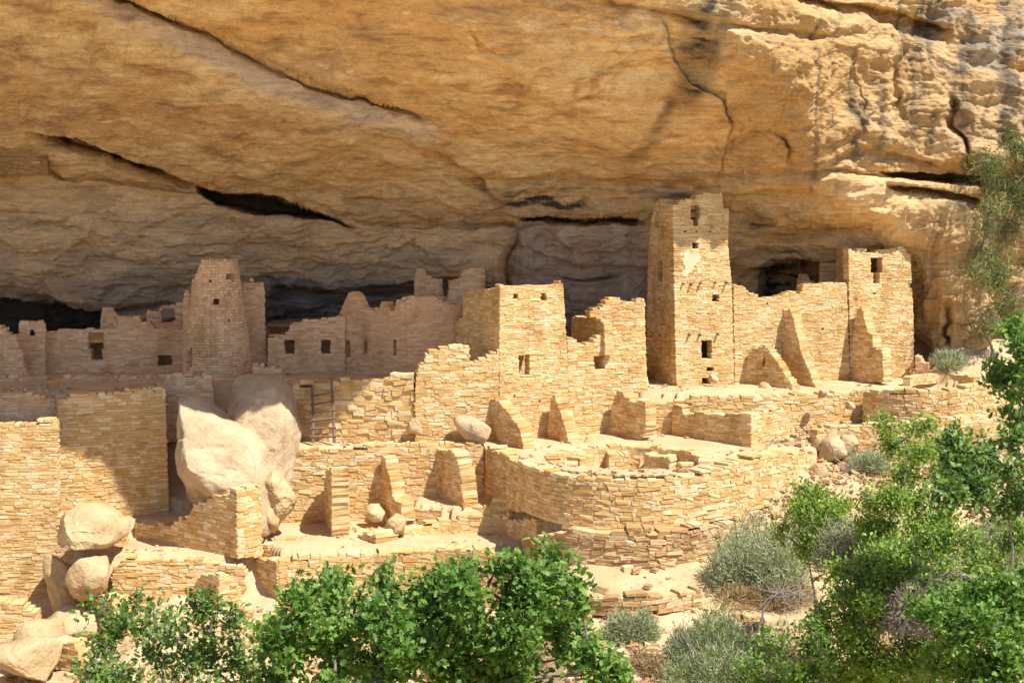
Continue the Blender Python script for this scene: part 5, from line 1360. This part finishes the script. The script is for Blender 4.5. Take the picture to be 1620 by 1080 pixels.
tree("juniper_tree", "olive-green juniper with bare forked trunk against the cliff at the right edge", "tree", (1562, 59.9),
    [(1575,255,36,18),(1610,240,28,20),(1560,290,26,14),(1600,300,34,20),(1565,335,20,16),(1610,350,26,22),(1580,390,34,22),(1600,430,28,20),(1570,455,26,20),(1560,505,18,22),(1590,480,22,18),(1635,300,30,40),(1640,400,26,40),(1555,420,14,16)],
    .27, 13, 36, L_jun, 311, lobed='needle', spread=.42, tr=.16, up=.2)
SG = "sagebrush and rabbitbrush on the slope"
shrub("sagebrush", "large rounded grey-green brush on the slope below the big curved wall", "shrub", (1200, 905, 44), 170, 112, 13000, L_sage, 401, .24, SG)
shrub("sagebrush", "grey-green brush behind the bright green bushy oak", "shrub", (1290, 830, 46.3), 110, 82, 6000, L_sage, 402, .24, SG)
shrub("sagebrush", "small round grey sagebrush beside the stone path edging", "shrub", (986, 1008, 39.6), 78, 62, 5000, L_sage, 403, .20, SG)
shrub("sagebrush", "upright grey-green bush at the right end of the pale path", "shrub", (1085, 985, 38.6), 80, 76, 4500, L_sage, 404, .2, SG)
shrub("sagebrush", "broad speckled grey-green bush at lower middle right", "shrub", (1140, 1085, 36.5), 190, 130, 12000, L_sage, 405, .2, SG, mats2=L_dark)
shrub("dry_brush", "tan dry brush at the foot of the large rounded brush", "shrub", (1205, 920, 43), 130, 40, 5000, L_dry, 406, .2, SG)
shrub("dry_brush", "brown tangled dry brush left of the yellow-green oak", "shrub", (1240, 1070, 35), 130, 100, 6500, L_dry, 407, .22, SG, mats2=L_twig)
shrub("sagebrush", "little silvery sagebrush at the cliff foot right of the right tower", "shrub", (1500, 568, 59.3), 48, 26, 1800, L_sage, 408, .3, SG)
shrub("sagebrush", "low grey-green bush on the rubble slope under the curved right wall", "shrub", (1490, 690, 51.3), 56, 30, 2200, L_sage, 409, .2, SG)
shrub("sagebrush", "thin grey bush behind the slender oak by the leaning slabs", "shrub", (1378, 712, 50.0), 60, 34, 1800, L_sage, 410, .22, SG)
shrub("sagebrush", "tall silvery-grey bush at right between the two oaks", "shrub", (1570, 960, 33), 130, 150, 10000, L_sage, 411, .2, SG, mats2=L_twig)
shrub("dry_brush", "grey leafless twiggy brush below the arching dead branch", "shrub", (1500, 1000, 30), 150, 80, 6000, L_twig, 412, .24, SG)
shrub("sagebrush", "pale grey bush between the bright green bushy oak and the slender oak", "shrub", (1355, 905, 37), 110, 90, 6000, L_sage, 415, .2, SG, mats2=L_twig)
shrub("sagebrush", "pale green bush low on the slope at the right edge below the broad-leaved oak", "shrub", (1600, 880, 36), 120, 90, 6000, L_sage, 416, .2, SG)
shrub("dry_brush", "dry tan brush in the gap right of the foreground oaks", "shrub", (1030, 1080, 37.5), 60, 40, 1500, L_dry, 413, .2, SG)
shrub("sagebrush", "green-grey brush low behind the right foreground oak", "shrub", (1075, 1090, 34), 120, 60, 5000, L_sage, 414, .2, SG, mats2=L_oak)
def dead_branch(label, pts, Y, r, seed):
    rg = np.random.default_rng(seed); P = [np.array(at_y(a, b_, Y)) for a, b_ in pts]
    bz = ground_z(P[0][0], P[0][1]); t = empty("dead_branch", (P[0][0], P[0][1], bz), label, "branch")
    sg = []; n = len(P) - 1
    for i in range(n): 
        m_ = limb(P[i], P[i + 1], rg, 0, 3)
        for j in range(3): f = (i + j / 3) / n; sg.append((m_[j], m_[j + 1], r * (1 - .75 * f), r * (1 - .75 * (f + .33 / n))))
    tube_obj("limb", sg, M_bark2, t, 6); tw = []
    for i in range(60):
        k_ = rg.integers(2, n); a = P[k_] * .5 + P[k_ + 1 if k_ < n else k_] * .5 + rg.normal(size=3) * .05 if k_ < n else P[k_]
        b_ = a + rg.normal(size=3) * np.array((.4, .3, .35)) + np.array((.1, 0, -.12)); m_ = limb(a, b_, rg, .1, 3)
        for j in range(3): tw.append((m_[j], m_[j + 1], .009 - .002 * j, .007 - .002 * j))
    o = tube_obj("twigs", tw, M_bark2, t, 4); o["kind"] = "stuff"
dead_branch("arching dead branch with drooping grey twigs over the lower right bushes", [(1425,1010),(1445,955),(1470,922),(1500,906),(1530,910),(1560,928),(1590,950)], 28.5, .04, 1)
dead_branch("smaller hooked dead branch left of the yellow-green oak", [(1200,1000),(1208,965),(1225,942),(1248,934),(1275,940)], 33, .035, 2)
dead_branch("fallen bare branch lying at the foot of the leaning slabs", [(1312,700),(1318,722),(1335,740),(1352,752)], 49.7, .035, 3)
# dry grass tufts on the slope
rg = np.random.default_rng(9); Pg = []
while len(Pg) < 9000:
    x = rg.uniform(-6, 22); y = rg.uniform(33, 52)
    px = 810 + x / y * F
    if vnoise(x * .5, y * .5, 0, 15) + .5 * (px > 1150) < rg.uniform(.2, 1.0): continue
    j = np.searchsorted(ggx, x); i = np.searchsorted(ggy, y)
    if flat[i, j] or abs(px - 1010) < 120 and 40 < y < 45: continue
    Pg.append((x, y, ground_z(x, y)))
Pg = np.array(Pg); Pg = np.repeat(Pg, 4, 0) + rg.normal(size=(len(Pg) * 4, 3)) * np.array((.06, .06, 0))
o = leaves_mesh("dry_grass", Pg, rg.normal(size=Pg.shape) * .4 + np.array((0, 0, 1)), .14, NEED_V, NEED_F, L_dry, rg, None, .2)
